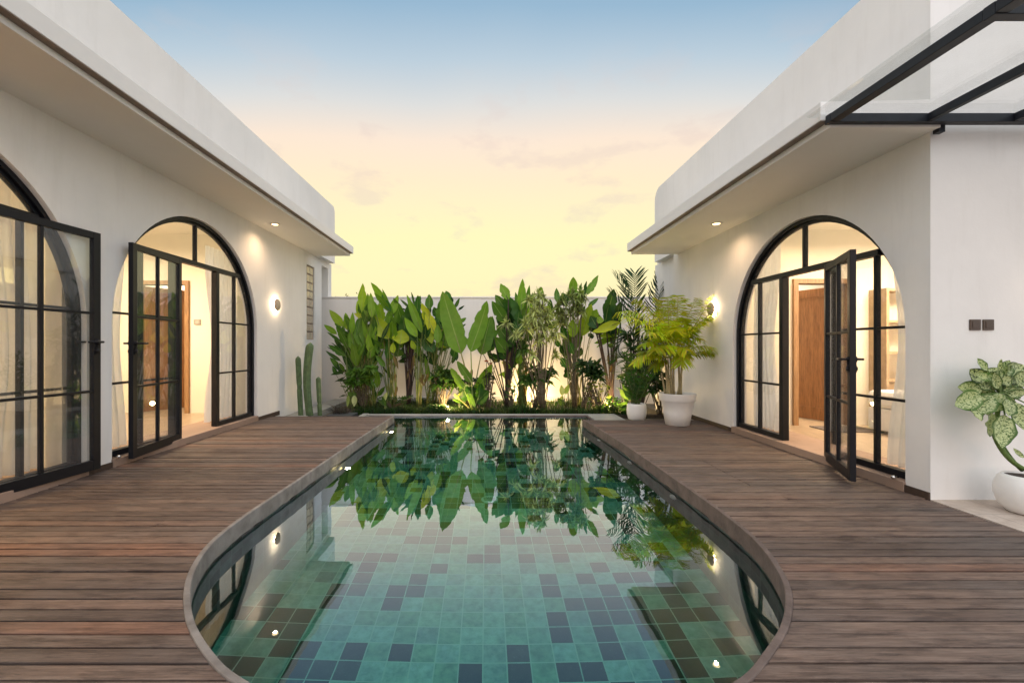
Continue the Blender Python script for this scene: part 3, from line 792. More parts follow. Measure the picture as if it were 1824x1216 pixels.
for z in (.75, 1.15, 1.6, 2.06):
    m_ = MB(); m_.box((5.79, 6.451, z), (7.4, 6.749, z+.035)); m_.build('shelf', M['shelfwood'], t)
m_ = MB(); m_.box((5.79, 6.47, .08), (7.4, 6.749, .745)); m_.build('cupboard', M['shelfwood'], t)
m_ = MB(); m_.box((4.75, 6.15, .081), (5.45, 6.6, .093)); tag(m_.build('door_mat', M['mat'], loc=(5.1, 6.4, .08)), 'dark patterned mat on the pale floor in front of the wooden door', 'mat')
t = thing('wall_light_bar', (-4.66, 4.3, 1.93), 'glowing yellow box lamp on the wall of the first left room', 'wall lamp')
m_ = MB(); m_.box((-4.95, 4.25, 1.86), (-4.55, 4.349, 2.0)); m_.build('diffuser', M['cove'], t)
m_ = MB(); m_.box((-4.96, 4.24, 1.84), (-4.54, 4.349, 1.859)); m_.build('tray', M['shelfwood'], t)

#PLANTS
exec_plants = True
# ---------------------------------------------------------------- plants
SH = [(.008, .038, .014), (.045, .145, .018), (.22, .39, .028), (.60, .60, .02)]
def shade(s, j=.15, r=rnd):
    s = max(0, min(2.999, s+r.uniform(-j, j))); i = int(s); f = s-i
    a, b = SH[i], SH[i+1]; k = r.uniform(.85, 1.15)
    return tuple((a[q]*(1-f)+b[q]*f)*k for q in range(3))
def leaf(mb, P0, P1, w, col, bend=.10, tilt=0.0, fold=.25, n=10, shape='ovate', tear=0.0, view=None, curl=None, r=rnd, wave=.04):
    P0 = Vector(P0); P1 = Vector(P1); ax = P1-P0; L = ax.length; d = ax.normalized()
    v = view or Vector((0, 1, 0))
    S = d.cross(v)
    if S.length < .05: S = d.cross(Vector((1, 0, 0)))
    S.normalize(); S = Quaternion(d, tilt) @ S; Nn = S.cross(d)
    if Nn.y > 0 and not view: Nn = -Nn
    bv = (curl if curl is not None else Vector((0, 0, 1))*.0+Nn*-1)*bend*L
    vs = []; uv = []; K = (-1, -.55, 0, .55, 1)
    for i in range(n+1):
        t = i/n
        p = P0.lerp(P1, t)+bv*(t*t*(1-t)*2.2+ .9*t*(1-t))
        if shape == 'ovate': ww = math.sin(PI*t**.80)**.85 if 0 < t < 1 else 0
        elif shape == 'paddle': ww = (min(1, (t/.16)**.7) if t < .16 else 1)*(1 if t < .42 else max(0, 1-((t-.42)/.58)**2.0)**.75)
        elif shape == 'blade': ww = 0 if t >= 1 else ((min(1, (t/.30)**.65) if t < .30 else 1)*(1 if t < .38 else max(0, 1-((t-.38)/.62)**1.9)**.9))
        elif shape == 'lance': ww = math.sin(PI*t**.6) if 0 < t < 1 else 0
        else: ww = (1-t)**.5*min(1, t/.1+.3)
        for k in K:
            f = ww*w/2
            if tear and abs(k) > .9 and r.random() < tear: f *= r.uniform(.72, .95)
            wv = wave*w*math.sin(t*17+k*4+w*90)*abs(k)
            vs.append(p+S*(k*f)-Nn*(-abs(k)*f*fold)+Nn*wv*ww); uv.append((.5+k/2, t*L*.5/max(.2, L)*1.0))
    fs = []
    for i in range(n):
        for k in range(4): fs.append((i*5+k, i*5+k+1, i*5+k+6, i*5+k+5))
    mb.add(vs, fs, [tuple(col)]*len(vs), uvs=uv, smooth=True)
def bez(a, b, c, n=6): return [(1-t)**2*Vector(a)+2*t*(1-t)*Vector(b)+t*t*Vector(c) for t in [i/n for i in range(n+1)]]
ZO = {1: (580, 490, 4.678), 2: (720, 490, 4.678), 3: (860, 480, 4.506), 4: (1000, 470, 4.344), 5: (1080, 460, 3.923), 6: (1690, 620, 4.052)}
def Z(z, x, y, Y): o = ZO[z]; return W(o[0]+x/o[2], o[1]+y/o[2], Y)
def clump(name, z, Y, base, leaves, label, cat, stemcol=(.14, .19, .05), r0=.017, spread=14, shape='blade', seed=1, extra=None, tear=.12, petlen=1.0, group='broad-leaved tropical plants along the garden wall'):
    """leaves: (bx,by,tx,ty,w,shade[,tilt]); base (x,y) in zoom px"""
    r = random.Random(seed); sc = Y/F/ZO[z][2]
    b0 = Z(z, base[0], base[1], Y); b0.z = -.14
    t = thing(name, b0, label, cat, group)
    fo = MB(); st = MB()
    comp = []
    for lf in leaves:
        if cat == 'palm': continue
        for q in range(5):
            if r.random() < (.95, .85, .7, .5, .35)[q]:
                ox, oy = r.gauss(0, 26), r.uniform(10, 120); a = r.gauss(0, .3); k = r.uniform(.55, .9)
                dx, dy_ = (lf[2]-lf[0])*k, (lf[3]-lf[1])*k
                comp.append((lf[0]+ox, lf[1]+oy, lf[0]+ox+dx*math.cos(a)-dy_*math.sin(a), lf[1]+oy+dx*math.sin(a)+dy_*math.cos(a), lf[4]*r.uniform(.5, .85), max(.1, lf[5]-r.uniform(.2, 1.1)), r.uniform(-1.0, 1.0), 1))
    for q in range(3 if cat != 'palm' else 1):      # dead brown leaves hanging low
        bx, by = base[0]+r.uniform(-40, 40), base[1]-r.uniform(150, 420)
        leaf(fo, Z(z, bx, by, Y-.1), Z(z, bx+r.uniform(-40, 40), by+r.uniform(60, 130), Y-.15), r.uniform(.04, .09), (.16, .10, .045), bend=.2, tilt=r.uniform(-.9, .9), n=8, shape='lance', r=r, fold=.6)
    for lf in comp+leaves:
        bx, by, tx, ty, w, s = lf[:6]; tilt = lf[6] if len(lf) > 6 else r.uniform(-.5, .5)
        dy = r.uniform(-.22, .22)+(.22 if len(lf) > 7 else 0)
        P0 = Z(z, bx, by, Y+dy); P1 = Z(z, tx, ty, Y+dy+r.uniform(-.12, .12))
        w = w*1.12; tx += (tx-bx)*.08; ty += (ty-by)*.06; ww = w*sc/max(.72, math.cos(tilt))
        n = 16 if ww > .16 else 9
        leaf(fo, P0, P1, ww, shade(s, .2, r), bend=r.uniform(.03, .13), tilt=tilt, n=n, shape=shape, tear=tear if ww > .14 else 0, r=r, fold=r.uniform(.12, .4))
        g = b0+Vector((r.uniform(-spread, spread)*sc, r.uniform(-.08, .08), 0))
        if len(lf) <= 7 or r.random() < .35:
            midp = Vector((g.x*.45+P0.x*.55, (g.y+P0.y)/2, g.z+(P0.z-g.z)*.5)); midp.x += (g.x-P0.x)*.18
            k = r.uniform(.8, 1.15)*(.6 if len(lf) > 7 else 1); L = (P0-g).length
            st.tube(bez(g, midp, P0, 7)+[P0.lerp(P1, .3)+Vector((0, -.0, 0))], [r0*k*(1-.45*i/7) for i in range(8)]+[r0*.22], 6, tuple(q*r.uniform(.8, 1.2) for q in stemcol))
    if extra: extra(fo, st, b0, r)
    fo.build('foliage', M['leaf'], t, fixn=False); st.build('stem', M['stem'], t, fixn=False)
    return t
GREEN = (.15, .20, .05); DARKST = (.045, .025, .022)
def filler(z, x0, x1, y0, y1, n, s0, s1, seed, wl=(35, 60), ll=(110, 200)):
    r = random.Random(seed); o = []
    for _ in range(n):
        x = r.uniform(x0, x1); y = r.uniform(y0, y1); L = r.uniform(*ll); a = r.gauss(0, .35)
        o.append((x, y, x+math.sin(a)*L, y-math.cos(a)*L, r.uniform(*wl), r.uniform(s0, s1)))
    return o
clump('heliconia', 1, 10.2, (300, 1080), [(150, 430, 30, 288, 62, 2), (185, 460, 165, 312, 58, 2), (290, 390, 310, 65, 82, 2.1), (345, 350, 350, 150, 62, 1.9), (385, 360, 375, 145, 52, 2.1),
    (170, 672, 20, 580, 52, 1), (145, 572, 8, 472, 26, 1), (190, 610, 85, 430, 58, 1.2), (225, 460, 210, 345, 36, 1.3), (112, 765, 35, 685, 36, 1.3), (160, 800, 110, 730, 34, 1.3), (160, 800, 40, 830, 24, .5),
    (175, 930, 120, 922, 12, .7), (240, 640, 205, 455, 66, 1.7), (300, 600, 270, 380, 80, 1.5), (350, 600, 380, 400, 60, 1.4), (260, 760, 220, 560, 70, 1.7), (330, 760, 350, 560, 70, 1.1), (430, 940, 430, 790, 45, 1.5), (370, 640, 350, 490, 45, 1.8), (490, 605, 380, 535, 36, 1.2), (500, 765, 415, 665, 42, 1.1)]
    + filler(1, 180, 420, 480, 800, 16, .8, 1.8, 3), 'bushy light green heliconia clump at the far left end of the bed', 'plant', GREEN, .012, 110, seed=11)
clump('heliconia', 1, 10.45, (560, 1080), [(525, 530, 392, 335, 112, 2.3, .1), (400, 378, 235, 318, 58, 2.75), (515, 270, 376, 60, 66, 2.0), (535, 340, 605, 165, 62, 1.9), (470, 400, 445, 230, 70, 2.1), (425, 340, 400, 215, 66, 2.1),
    (560, 540, 550, 380, 90, 1.7), (620, 575, 635, 452, 120, 2.35, .2), (565, 650, 560, 560, 46, 2.5), (515, 700, 520, 520, 50, 1.0), (560, 480, 520, 300, 90, 1.5)], 'heliconia with a bright folded leaf above slim green stems', 'plant', GREEN, .015, 45, seed=12)
clump('bird_of_paradise', 1, 10.6, (690, 1080), [(655, 440, 565, 190, 92, 1.2), (700, 270, 620, 200, 20, .5), (720, 380, 690, 240, 90, .7), (760, 330, 770, 165, 50, .9), (740, 250, 712, 138, 18, .6), (760, 250, 790, 170, 40, .9),
    (680, 560, 640, 330, 90, .9), (720, 520, 700, 370, 90, .8), (740, 640, 620, 690, 34, .4), (650, 600, 620, 470, 50, 1)], 'bird of paradise with maroon dark stems fanning from one foot, left of the glowing shrub', 'plant', DARKST, .021, 14, seed=13)
clump('heliconia', 2, 10.3, (125, 1080), [(150, 485, 20, 160, 62, 1.6), (110, 515, 2, 355, 64, 2.0), (258, 495, 142, 228, 84, 2.9, .2), (100, 625, 125, 512, 54, 2.5), (160, 480, 130, 300, 70, .9), (85, 620, 60, 540, 40, 2.2)], 'heliconia carrying one yellow leaf on straight pale stems', 'plant', GREEN, .014, 20, seed=14)
clump('heliconia', 2, 10.6, (235, 1060), [(210, 285, 207, 158, 62, 1.2), (250, 640, 140, 490, 92, .9), (280, 350, 245, 265, 60, 1.0), (345, 515, 300, 415, 92, 2.5, .3), (330, 400, 300, 205, 96, 1.3), (300, 420, 330, 280, 80, 1.3),
    (420, 275, 462, 190, 26, 1.0), (465, 392, 518, 355, 30, 1.2), (210, 885, 172, 672, 36, 1.3), (310, 600, 270, 540, 60, 1.8), (360, 600, 320, 460, 70, 1.3), (400, 500, 370, 360, 90, 1.0), (410, 690, 430, 560, 60, .7), (180, 420, 170, 300, 70, .9), (60, 350, 40, 260, 60, .8),
    (380, 210, 345, 130, 50, 1.0)], 'heliconia thicket with dark upright leaves behind the glowing shrub', 'plant', GREEN, .011, 60, seed=15)
clump('travellers_palm', 2, 9.75, (575, 1060), [(475, 655, 318, 132, 150, 1.75, .15), (555, 640, 690, 212, 112, 1.6, -.25), (640, 665, 722, 342, 112, 1.35, .3), (600, 985, 732, 742, 84, 1.75, .3), (560, 890, 440, 715, 62, 1.4), (495, 945, 385, 770, 56, 1.6),
    (530, 980, 590, 1100, 40, 1.9), (560, 1040, 480, 900, 110, .8), (600, 1060, 700, 960, 90, .7), (480, 940, 462, 960, 30, 2.6), (455, 1030, 480, 960, 26, 2.7), (540, 1010, 545, 905, 60, .8), (620, 1020, 640, 900, 60, .9), (520, 1060, 430, 1010, 60, 1.1)],
    'big travellers palm with three huge paddle leaves spread like a fan in the middle', 'palm', (.24, .30, .09), .022, 16, seed=16, tear=.10, shape='paddle')
clump('bird_of_paradise', 3, 10.35, (190, 1060), [(235, 420, 192, 206, 156, .75, .1), (190, 430, 72, 252, 84, 1.1), (205, 245, 142, 112, 72, 1.75), (250, 620, 108, 445, 92, 1.15), (192, 665, 90, 540, 92, 1.2), (300, 510, 250, 410, 84, .75), (28, 570, 78, 373, 92, 1.2),
    (240, 600, 210, 470, 90, .9), (90, 560, 60, 460, 70, 1.1), (280, 560, 330, 420, 60, .8)], 'bird of paradise with one broad blue green leaf and dark slanting stems', 'plant', DARKST, .021, 14, seed=17)
clump('heliconia', 3, 10.55, (325, 1130), [(308, 330, 320, 72, 62, 1.8), (335, 400, 372, 165, 92, 1.4), (350, 300, 376, 123, 36, 1.5), (455, 210, 470, 138, 50, 1.8), (250, 745, 262, 620, 60, 1.1), (292, 765, 292, 660, 50, 1.8), (520, 420, 525, 285, 84, 2.0), (380, 460, 400, 330, 80, 1.0), (280, 420, 290, 330, 60, .8),
    (370, 400, 400, 270, 50, 2), (225, 790, 150, 740, 34, 2.1)], 'heliconia with two tall narrow leaves rising above the wall right of centre', 'plant', GREEN, .017, 36, seed=18)
clump('heliconia', 4, 10.3, (110, 1140), [(88, 568, 84, 428, 76, 2.3), (150, 560, 232, 308, 108, 2.2, .2), (92, 230, 92, 100, 64, 1.9), (195, 240, 286, 85, 50, 1.7), (125, 310, 190, 190, 60, 1.5), (250, 420, 275, 350, 60, 2.2), (60, 690, 20, 560, 70, 1.0), (45, 800, -5, 720, 60, .8), (100, 700, 60, 600, 60, 1.1),
    (-30, 300, -38, 185, 44, 1.2), (30, 330, 10, 220, 60, .9), (40, 580, 0, 480, 60, .9), (130, 300, 120, 200, 40, 1.8)], 'heliconia with a large bright leaf and one long leaf pointing up right over the wall', 'plant', GREEN, .013, 60, seed=19)
clump('bird_of_paradise', 4, 10.2, (390, 1060), [(345, 440, 408, 192, 104, .8, .1), (455, 450, 238, 528, 62, 2.55, .5), (280, 500, 225, 400, 76, .7), (385, 470, 440, 330, 100, .5), (400, 520, 330, 470, 50, 1.0), (260, 480, 200, 460, 50, 1.2), (430, 420, 460, 290, 60, .6), (270, 430, 330, 440, 50, 2)],
    'bird of paradise with a lone dark stem leaning left and a low bright leaf', 'plant', DARKST, .022, 18, seed=20)

# rosette shrubs
def rosette(fo, c, R, nl, w, col, r, droop=.5, up=.35, shape='lance', n=6):
    lo, hi = (.25, 1.25) if nl > 30 else (.6, 1.3)
    for k in range(nl):
        a = r.uniform(0, 2*PI); e = r.uniform(-.2, 1.0)*up*3
        kk = r.uniform(lo, hi)
        d = Vector((math.cos(a)*math.cos(e), math.sin(a)*math.cos(e), math.sin(e))); L = R*r.uniform(.7, 1.15)
        tip = Vector(c)+d*L; tip.z -= droop*L*r.uniform(.5, 1.2)*math.cos(e)
        leaf(fo, Vector(c)+d*.01, tip, w*r.uniform(.8, 1.2), tuple(q*kk for q in col), bend=.22, tilt=0, fold=.2, n=n, shape=shape, view=Vector((r.uniform(-.9, .9), r.uniform(-1.1, .2), .9)), curl=Vector((0, 0, 1)), wave=0)
def shrub(name, z, Y, base, spots, R, nl, w, col, label, cat='shrub', seed=1, stemcol=(.10, .08, .05), droop=.7, r0=.009, mat='leaf', group='low shrubs in the planting bed', up=.35, yj=.12):
    r = random.Random(seed); b0 = Z(z, base[0], base[1], Y); b0.z = -.14
    t = thing(name, b0, label, cat, group); fo = MB(); st = MB()
    for sp in spots:
        c = Z(z, sp[0], sp[1], Y+r.uniform(-yj, yj)); rr = R*(sp[2] if len(sp) > 2 else 1); cc = sp[3] if len(sp) > 3 else col
        rosette(fo, c, rr, nl, w, cc, r, droop, up)
        g = b0+Vector((r.uniform(-.05, .05), r.uniform(-.05, .05), 0)); m = (g+c)/2; m.x = g.x*.6+c.x*.4
        st.tube(bez(g, m, c, 5), [r0*(1.2-.5*i/5) for i in range(6)], 6, stemcol)
    fo.build('foliage', M[mat], t, fixn=False); st.build('stem', M['stem'], t, fixn=False); return t
DK = (.018, .055, .016); MD = (.045, .12, .022); YG = (.20, .27, .03)
def around(x, y, rx, ry, n, seed):
    r = random.Random(seed); return [(x+r.uniform(-rx, rx), y+r.uniform(-ry, ry), r.uniform(.7, 1.1)) for _ in range(n)]
shrub('umbrella_plant', 1, 9.85, (320, 1090), around(310, 840, 110, 60, 16, 1), .25, 20, .070, (.07, .18, .02), 'umbrella plant of drooping fingered leaves under the left heliconia clump', seed=21)
shrub('umbrella_plant', 2, 9.95, (320, 1080), around(330, 850, 90, 75, 15, 2), .25, 20, .068, (.03, .09, .018), 'dark umbrella plant with golden light shining through its foot', seed=22)
shrub('umbrella_plant', 3, 10.1, (420, 1120), around(450, 850, 120, 55, 16, 3), .25, 20, .068, (.04, .11, .018), 'umbrella plant standing in front of the brightest ground light', seed=23)
shrub('umbrella_plant', 4, 9.9, (165, 1150), around(210, 830, 80, 65, 15, 4), .25, 20, .066, DK, 'very dark umbrella plant right of the song of India', seed=24)
shrub('umbrella_plant', 5, 9.2, (370, 1120), around(350, 860, 70, 70, 13, 5), .22, 17, .055, DK, 'dark umbrella plant between the two white pots', seed=25)
shrub('croton', 3, 9.8, (40, 1090), [(60, 760, .8, (.25, .07, .02)), (100, 740, .8, (.20, .16, .03)), (30, 740, .7, (.35, .03, .02))]+around(50, 930, 60, 110, 20, 6), .085, 11, .032, (.035, .05, .018), 'bronze green croton with a red tip beside the big fan leaves', seed=26, droop=.2)
shrub('croton', 3, 9.75, (225, 1110), around(230, 985, 45, 60, 16, 7), .06, 10, .028, (.05, .13, .02), 'small round-leaved green shrub at the foot of the dark slanting stems', seed=27, droop=.1)
shrub('croton', 4, 9.7, (300, 1140), around(290, 1020, 85, 100, 34, 8), .065, 9, .03, (.17, .22, .02), 'yellow green croton glowing over the right ground light', seed=28, droop=.1)
shrub('croton', 4, 9.9, (250, 1140), around(240, 960, 80, 60, 16, 38), .06, 9, .03, (.05, .10, .02), 'dark green small-leaved croton behind the yellow green croton', seed=38, droop=.1)
shrub('fern', 5, 9.5, (130, 1090), around(140, 900, 60, 130, 20, 9), .11, 10, .022, (.04, .12, .02), 'leafy green fern standing behind the small white pot', seed=29, droop=.3)
shrub('fern', 5, 9.4, (70, 1100), around(60, 1010, 60, 40, 12, 19), .13, 8, .03, (.06, .15, .03), 'low fern at the right hand ground light', seed=39, droop=.3)
shrub('lady_palm', 5, 9.35, (230, 1090), around(250, 640, 110, 230, 40, 51), .24, 14, .040, (.02, .065, .018), 'dense dark lady palm filling the gap behind the two white pots', 'palm', seed=51, droop=.6, group='broad-leaved tropical plants along the garden wall')
shrub('ground_cover_shrub', 2, 9.9, (560, 1090), around(560, 960, 110, 90, 26, 52), .17, 14, .045, (.018, .055, .016), 'dark leafy shrub crouching at the foot of the big fan leaves', seed=52, droop=.5)
shrub('ground_cover_shrub', 1, 9.75, (560, 1100), around(590, 1040, 130, 30, 20, 53), .10, 12, .026, (.03, .08, .02), 'low dark tufted shrub between the slim green stems and the maroon stems', seed=53, droop=.4)
IND = (.56, .60, .26)
shrub('song_of_india', 3, 9.95, (480, 1120), [(450, 200, 1), (410, 240, .9), (480, 230, .9), (370, 250, .9), (440, 290, 1), (340, 430, 1.2), (380, 420, 1.1), (420, 380, 1.2), (460, 370, 1.1), (500, 400, 1.2), (525, 360, 1), (470, 460, 1.2), (430, 470, 1.1), (350, 480, 1.1), (510, 460, 1), (190, 430, 1), (265, 520, .9), (455, 575, 1), (400, 690, 1), (590, 510, 1.1), (560, 540, .9), (580, 690, 1), (490, 540, .8), (420, 330, 1), (480, 310, 1), (340, 640, .8, (.08, .16, .03)), (320, 660, .7, (.08, .16, .03))],
      .22, 46, .034, IND, 'tall song of India with cream striped rosettes just right of centre', 'plant', 30, (.16, .13, .08), 1.0, .010, 'palm', 'broad-leaved tropical plants along the garden wall', .5, .1)
shrub('song_of_india', 3, 10.15, (740, 1120), [(640, 250, 1.1), (690, 220, 1), (720, 200, .9), (600, 350, 1.1), (640, 380, 1.2), (670, 310, 1.1), (610, 300, 1), (780, 190, 1), (760, 330, 1), (740, 300, 1), (790, 320, .9), (650, 430, 1), (610, 420, 1), (700, 360, .9), (800, 240, .9), (740, 240, .8)],
      .22, 46, .034, (.34, .40, .15), 'second song of India whose rosettes reach over the wall beside the upright leaf', 'plant', 31, (.16, .13, .08), 1.0, .010, 'palm', 'broad-leaved tropical plants along the garden wall', .5, .1)
def dumb(z, Y, base, lv, label, seed):
    r = random.Random(seed); b0 = Z(z, base[0], base[1], Y); b0.z = -.14
    t = thing('dumb_cane', b0, label, 'plant', 'low shrubs in the planting bed'); fo = MB(); st = MB(); sc = Y/F/ZO[z][2]
    for bx, by, tx, ty, w, c in lv:
        dy = r.uniform(-.1, .1); P0 = Z(z, bx, by, Y+dy)
        leaf(fo, P0, Z(z, tx, ty, Y+dy-.05), w*sc, c, tilt=r.uniform(-.4, .4), n=10, r=r)
        st.tube([b0, (b0+P0)/2+Vector((0, .02, 0)), P0], [.008, .006, .004], 6, (.12, .18, .06))
    fo.build('foliage', M['leaf'], t, fixn=False); st.build('stem', M['stem'], t, fixn=False)
CRM = (.50, .55, .28)
dumb(1, 9.6, (220, 1110), [(240, 1000, 238, 1095, 44, CRM), (190, 1000, 180, 1100, 34, (.3, .38, .12)), (215, 1010, 190, 970, 40, (.12, .22, .05)), (250, 1010, 225, 965, 36, (.1, .2, .05))], 'dumb cane with one cream hanging leaf at the far left foot', 41)
dumb(1, 9.6, (500, 1110), [(480, 1050, 512, 975, 42, CRM), (500, 1090, 470, 1010, 36, (.06, .14, .03)), (510, 1090, 430, 1030, 30, (.05, .12, .03))], 'dumb cane with a single cream upright leaf beside the slim green stems', 42)
dumb(3, 9.6, (640, 1130), [(640, 1010, 630, 925, 44, (.45, .52, .25)), (660, 1000, 690, 920, 40, (.3, .4, .12)), (625, 1050, 640, 1010, 34, CRM), (650, 1090, 600, 1030, 40, (.06, .13, .03)), (660, 1110, 690, 1060, 20, (.03, .03, .02))], 'dumb cane with pale striped leaves by the ground light right of centre', 43)
dumb(4, 9.3, (500, 1120), [(530, 1050, 450, 970, 60, (.20, .32, .12)), (520, 1080, 430, 1090, 40, (.10, .2, .06)), (540, 1060, 470, 920, 44, (.12, .24, .07)), (560, 1060, 540, 930, 40, (.06, .16, .03)), (520, 1100, 440, 1130, 40, (.05, .12, .03))], 'dumb cane with striped leaves left of the small white pot', 44)
dumb(2, 9.55, (460, 1110), [(455, 1035, 415, 985, 30, CRM), (465, 1030, 490, 962, 30, CRM), (470, 1060, 400, 1030, 30, (.1, .2, .05))], 'small dumb cane with two cream leaves at the foot of the travellers palm', 45)

# palms
def frond(fo, st, A, B, ctrl, LL, nl, wd, col, r, rach=(.25, .28, .06), drop=.35, r0=.007, spread=1.0, fwd=0.0):
    A, B, ctrl = Vector(A), Vector(B), Vector(ctrl); path = bez(A, ctrl, B, 14)
    st.tube(path, [r0*(1-.75*i/14) for i in range(15)], 5, rach)
    for i in range(nl):
        t = .16+.84*i/(nl-1)
        p = (1-t)**2*A+2*t*(1-t)*ctrl+t*t*B; d = (2*(1-t)*(ctrl-A)+2*t*(B-ctrl)).normalized()
        up = Vector((0, 0, 1)); S = d.cross(up)
        if S.length < .15: S = d.cross(Vector((0, 1, 0)))
        S.normalize(); U = S.cross(d).normalized()
        l = LL*(math.sin(PI*(.12+.80*t))**.7)*r.uniform(.85, 1.1)
        for sg in (-1, 1):
            dd = (S*sg*spread*1.0+d*(fwd+r.uniform(.55, .95))+U*r.uniform(.15, .5)).normalized()
            tip = p+dd*l; tip.z -= drop*l*r.uniform(.5, 1.3)
            m = (p+tip)/2+U*l*.10
            wv = d.cross(dd).cross(dd).normalized()*wd/2
            c = tuple(q*r.uniform(.75, 1.25) for q in col)
            vs = [p-wv*.5, p+wv*.5, m-wv, m+wv, (m*.35+tip*.65)-wv*.7, (m*.35+tip*.65)+wv*.7, tip]
            vs[4].z += .02*l; vs[5].z += .02*l
            fo.add(vs, [(0, 1, 3, 2), (2, 3, 5, 4), (4, 5, 6)], [c]*7, uvs=[(.2, t)]*7, smooth=True)
r = random.Random(5)
# tall dark palm behind
Y = 9.75; b0 = Z(5, 190, 1000, Y); b0.z = -.14
t = thing('palm', b0, 'tall dark green palm by the right wing corner, its fronds above the wall', 'palm', None); fo = MB(); st = MB()
for ax, ay, cx, cy, bx, by, LL, dy, sh in ((190, 520, 170, 260, 60, 130, .50, 0, .5), (215, 520, 190, 260, 200, 110, .48, -.1, .55), (340, 480, 350, 250, 430, 80, .5, .1, .35), (190, 560, 120, 330, 20, 240, .40, -.1, .5),
        (360, 500, 400, 280, 520, 260, .42, 0, .5), (400, 480, 480, 260, 620, 250, .42, .05, .45), (200, 700, 130, 470, 90, 620, .38, -.1, .6), (220, 700, 260, 500, 330, 640, .36, 0, .5), (180, 800, 110, 640, 60, 720, .34, -.15, .6), (240, 800, 300, 620, 320, 760, .34, -.1, .5), (200, 640, 200, 480, 150, 560, .36, -.2, .5), (190, 560, 250, 400, 280, 480, .38, -.1, .5), (220, 860, 240, 700, 290, 780, .3, -.2, .6), (170, 880, 120, 760, 130, 820, .3, -.1, .6)):
    c = tuple(q*sh*2 for q in (.016, .052, .018))
    frond(fo, st, Z(5, ax, ay, Y+dy), Z(5, bx, by, Y+dy+.1), Z(5, cx, cy, Y+dy), LL*1.15, 20, .030, c, r, (.04, .07, .02), .12, fwd=.55)
for x, dx, col in ((190, 0, DARKST), (230, 60, GREEN), (210, 20, (.2, .13, .07)), (180, -10, GREEN), (250, 120, DARKST), (200, 150, DARKST), (170, 0, DARKST)):
    g = Z(5, x, 1000, Y); g.z = -.14
    st.tube(bez(g, Z(5, x, 750, Y), Z(5, x+dx, 480, Y), 8), [.022-.0015*i for i in range(9)], 7, col)
fo.build('foliage', M['palm'], t, fixn=False); st.build('trunk', M['stem'], t, fixn=False)

# areca palm in the big pot
Y = 7.25; px = (497-0)/3.923+1080; pc = W(px, 752, Y); pc.z = 0
t = thing('potted_palm', pc, 'yellow green areca palm in the tall white tapered pot against the right wing', 'potted plant')
R1 = .285; m_ = MB()
m_.lathe([(.17, .0), (.185, .004), (.215, .20), (.245, .37), (.262, .385), (.272, .40), (.285, .50), (.288, .508), (.27, .51), (.262, .495), (.255, .44), (.0, .44)], pc, 48); m_.build('pot', M['pot'], t)
m_ = MB(); m_.lathe([(.253, .44), (.253, .462), (.18, .472), (.01, .478)], pc, 24); m_.build('soil', M['soil'], t)
fo = MB(); st = MB(); tops = []
for sx, tx, ty in ((415, 385, 800), (440, 430, 690), (455, 450, 650), (470, 470, 700), (515, 500, 620), (520, 525, 740), (500, 540, 700), (430, 410, 640)):
    g = Z(5, sx, 930, Y+r.uniform(-.09, .09)); g.z = .46; top = Z(5, tx, ty, Y+r.uniform(-.1, .1)); tops.append(top)
    st.tube(bez(g, (g+top)/2, top, 6), [.024, .021, .019, .017, .016, .014, .012], 8, (.42, .36, .20))
AR = (.45, .50, .02)
for i, (ax, ay, cx, cy, bx, by, LL, dy, k) in enumerate(((430, 640, 340, 330, 85, 375, .36, -.1, 1), (420, 640, 330, 430, 130, 410, .32, -.35, 1.15), (430, 640, 330, 330, 200, 290, .34, .1, .6), (440, 620, 400, 350, 330, 270, .36, .2, .7), (450, 620, 430, 380, 430, 270, .36, .1, .8),
        (480, 600, 500, 360, 500, 260, .34, .1, .75), (510, 600, 560, 380, 640, 280, .34, .2, .6), (520, 610, 640, 460, 760, 215, .26, 0, 1.0), (520, 620, 640, 430, 790, 350, .24, -.1, .9), (520, 640, 620, 460, 740, 400, .28, -.1, 1.1),
        (520, 700, 640, 560, 775, 640, .24, -.1, 1.1), (510, 720, 620, 630, 740, 655, .22, -.2, .6), (430, 700, 320, 600, 195, 730, .26, -.2, 1.15), (420, 720, 330, 640, 240, 650, .26, 0, .8), (440, 640, 400, 480, 350, 480, .34, -.35, 1.2), (450, 640, 440, 460, 430, 440, .32, -.45, 1.1), (470, 700, 440, 570, 400, 620, .3, -.45, 1.3), (480, 720, 500, 570, 560, 640, .28, -.4, 1.15),
        (500, 640, 560, 470, 600, 480, .3, -.3, 1.0), (490, 700, 540, 600, 520, 740, .24, -.4, .9), (430, 740, 380, 680, 330, 760, .2, -.1, .7), (500, 620, 520, 450, 545, 420, .32, -.2, .8), (440, 760, 350, 520, 260, 600, .3, -.25, 1.0), (510, 760, 600, 520, 650, 560, .28, -.25, .9), (460, 740, 420, 500, 300, 520, .32, -.5, 1.1), (480, 720, 520, 520, 620, 500, .3, -.35, 1.0), (450, 720, 400, 560, 340, 640, .26, -.5, .8), (470, 700, 470, 480, 480, 500, .3, -.5, 1.2))):
    c = tuple(q*k for q in AR)
    A = Z(5, ax, ay, Y+dy*.2); B = Z(5, bx, by, Y+dy); Cc = Z(5, cx, cy, Y+dy*.6)
    A.y = min(A.y, 7.4)
    frond(fo, st, A, B, Cc, LL*.95, 46, .018, c, r, (.36, .36, .08), .8, .008)
fo.build('foliage', M['palm'], t, fixn=False); st.build('trunk', M['stem'], t, fixn=False)

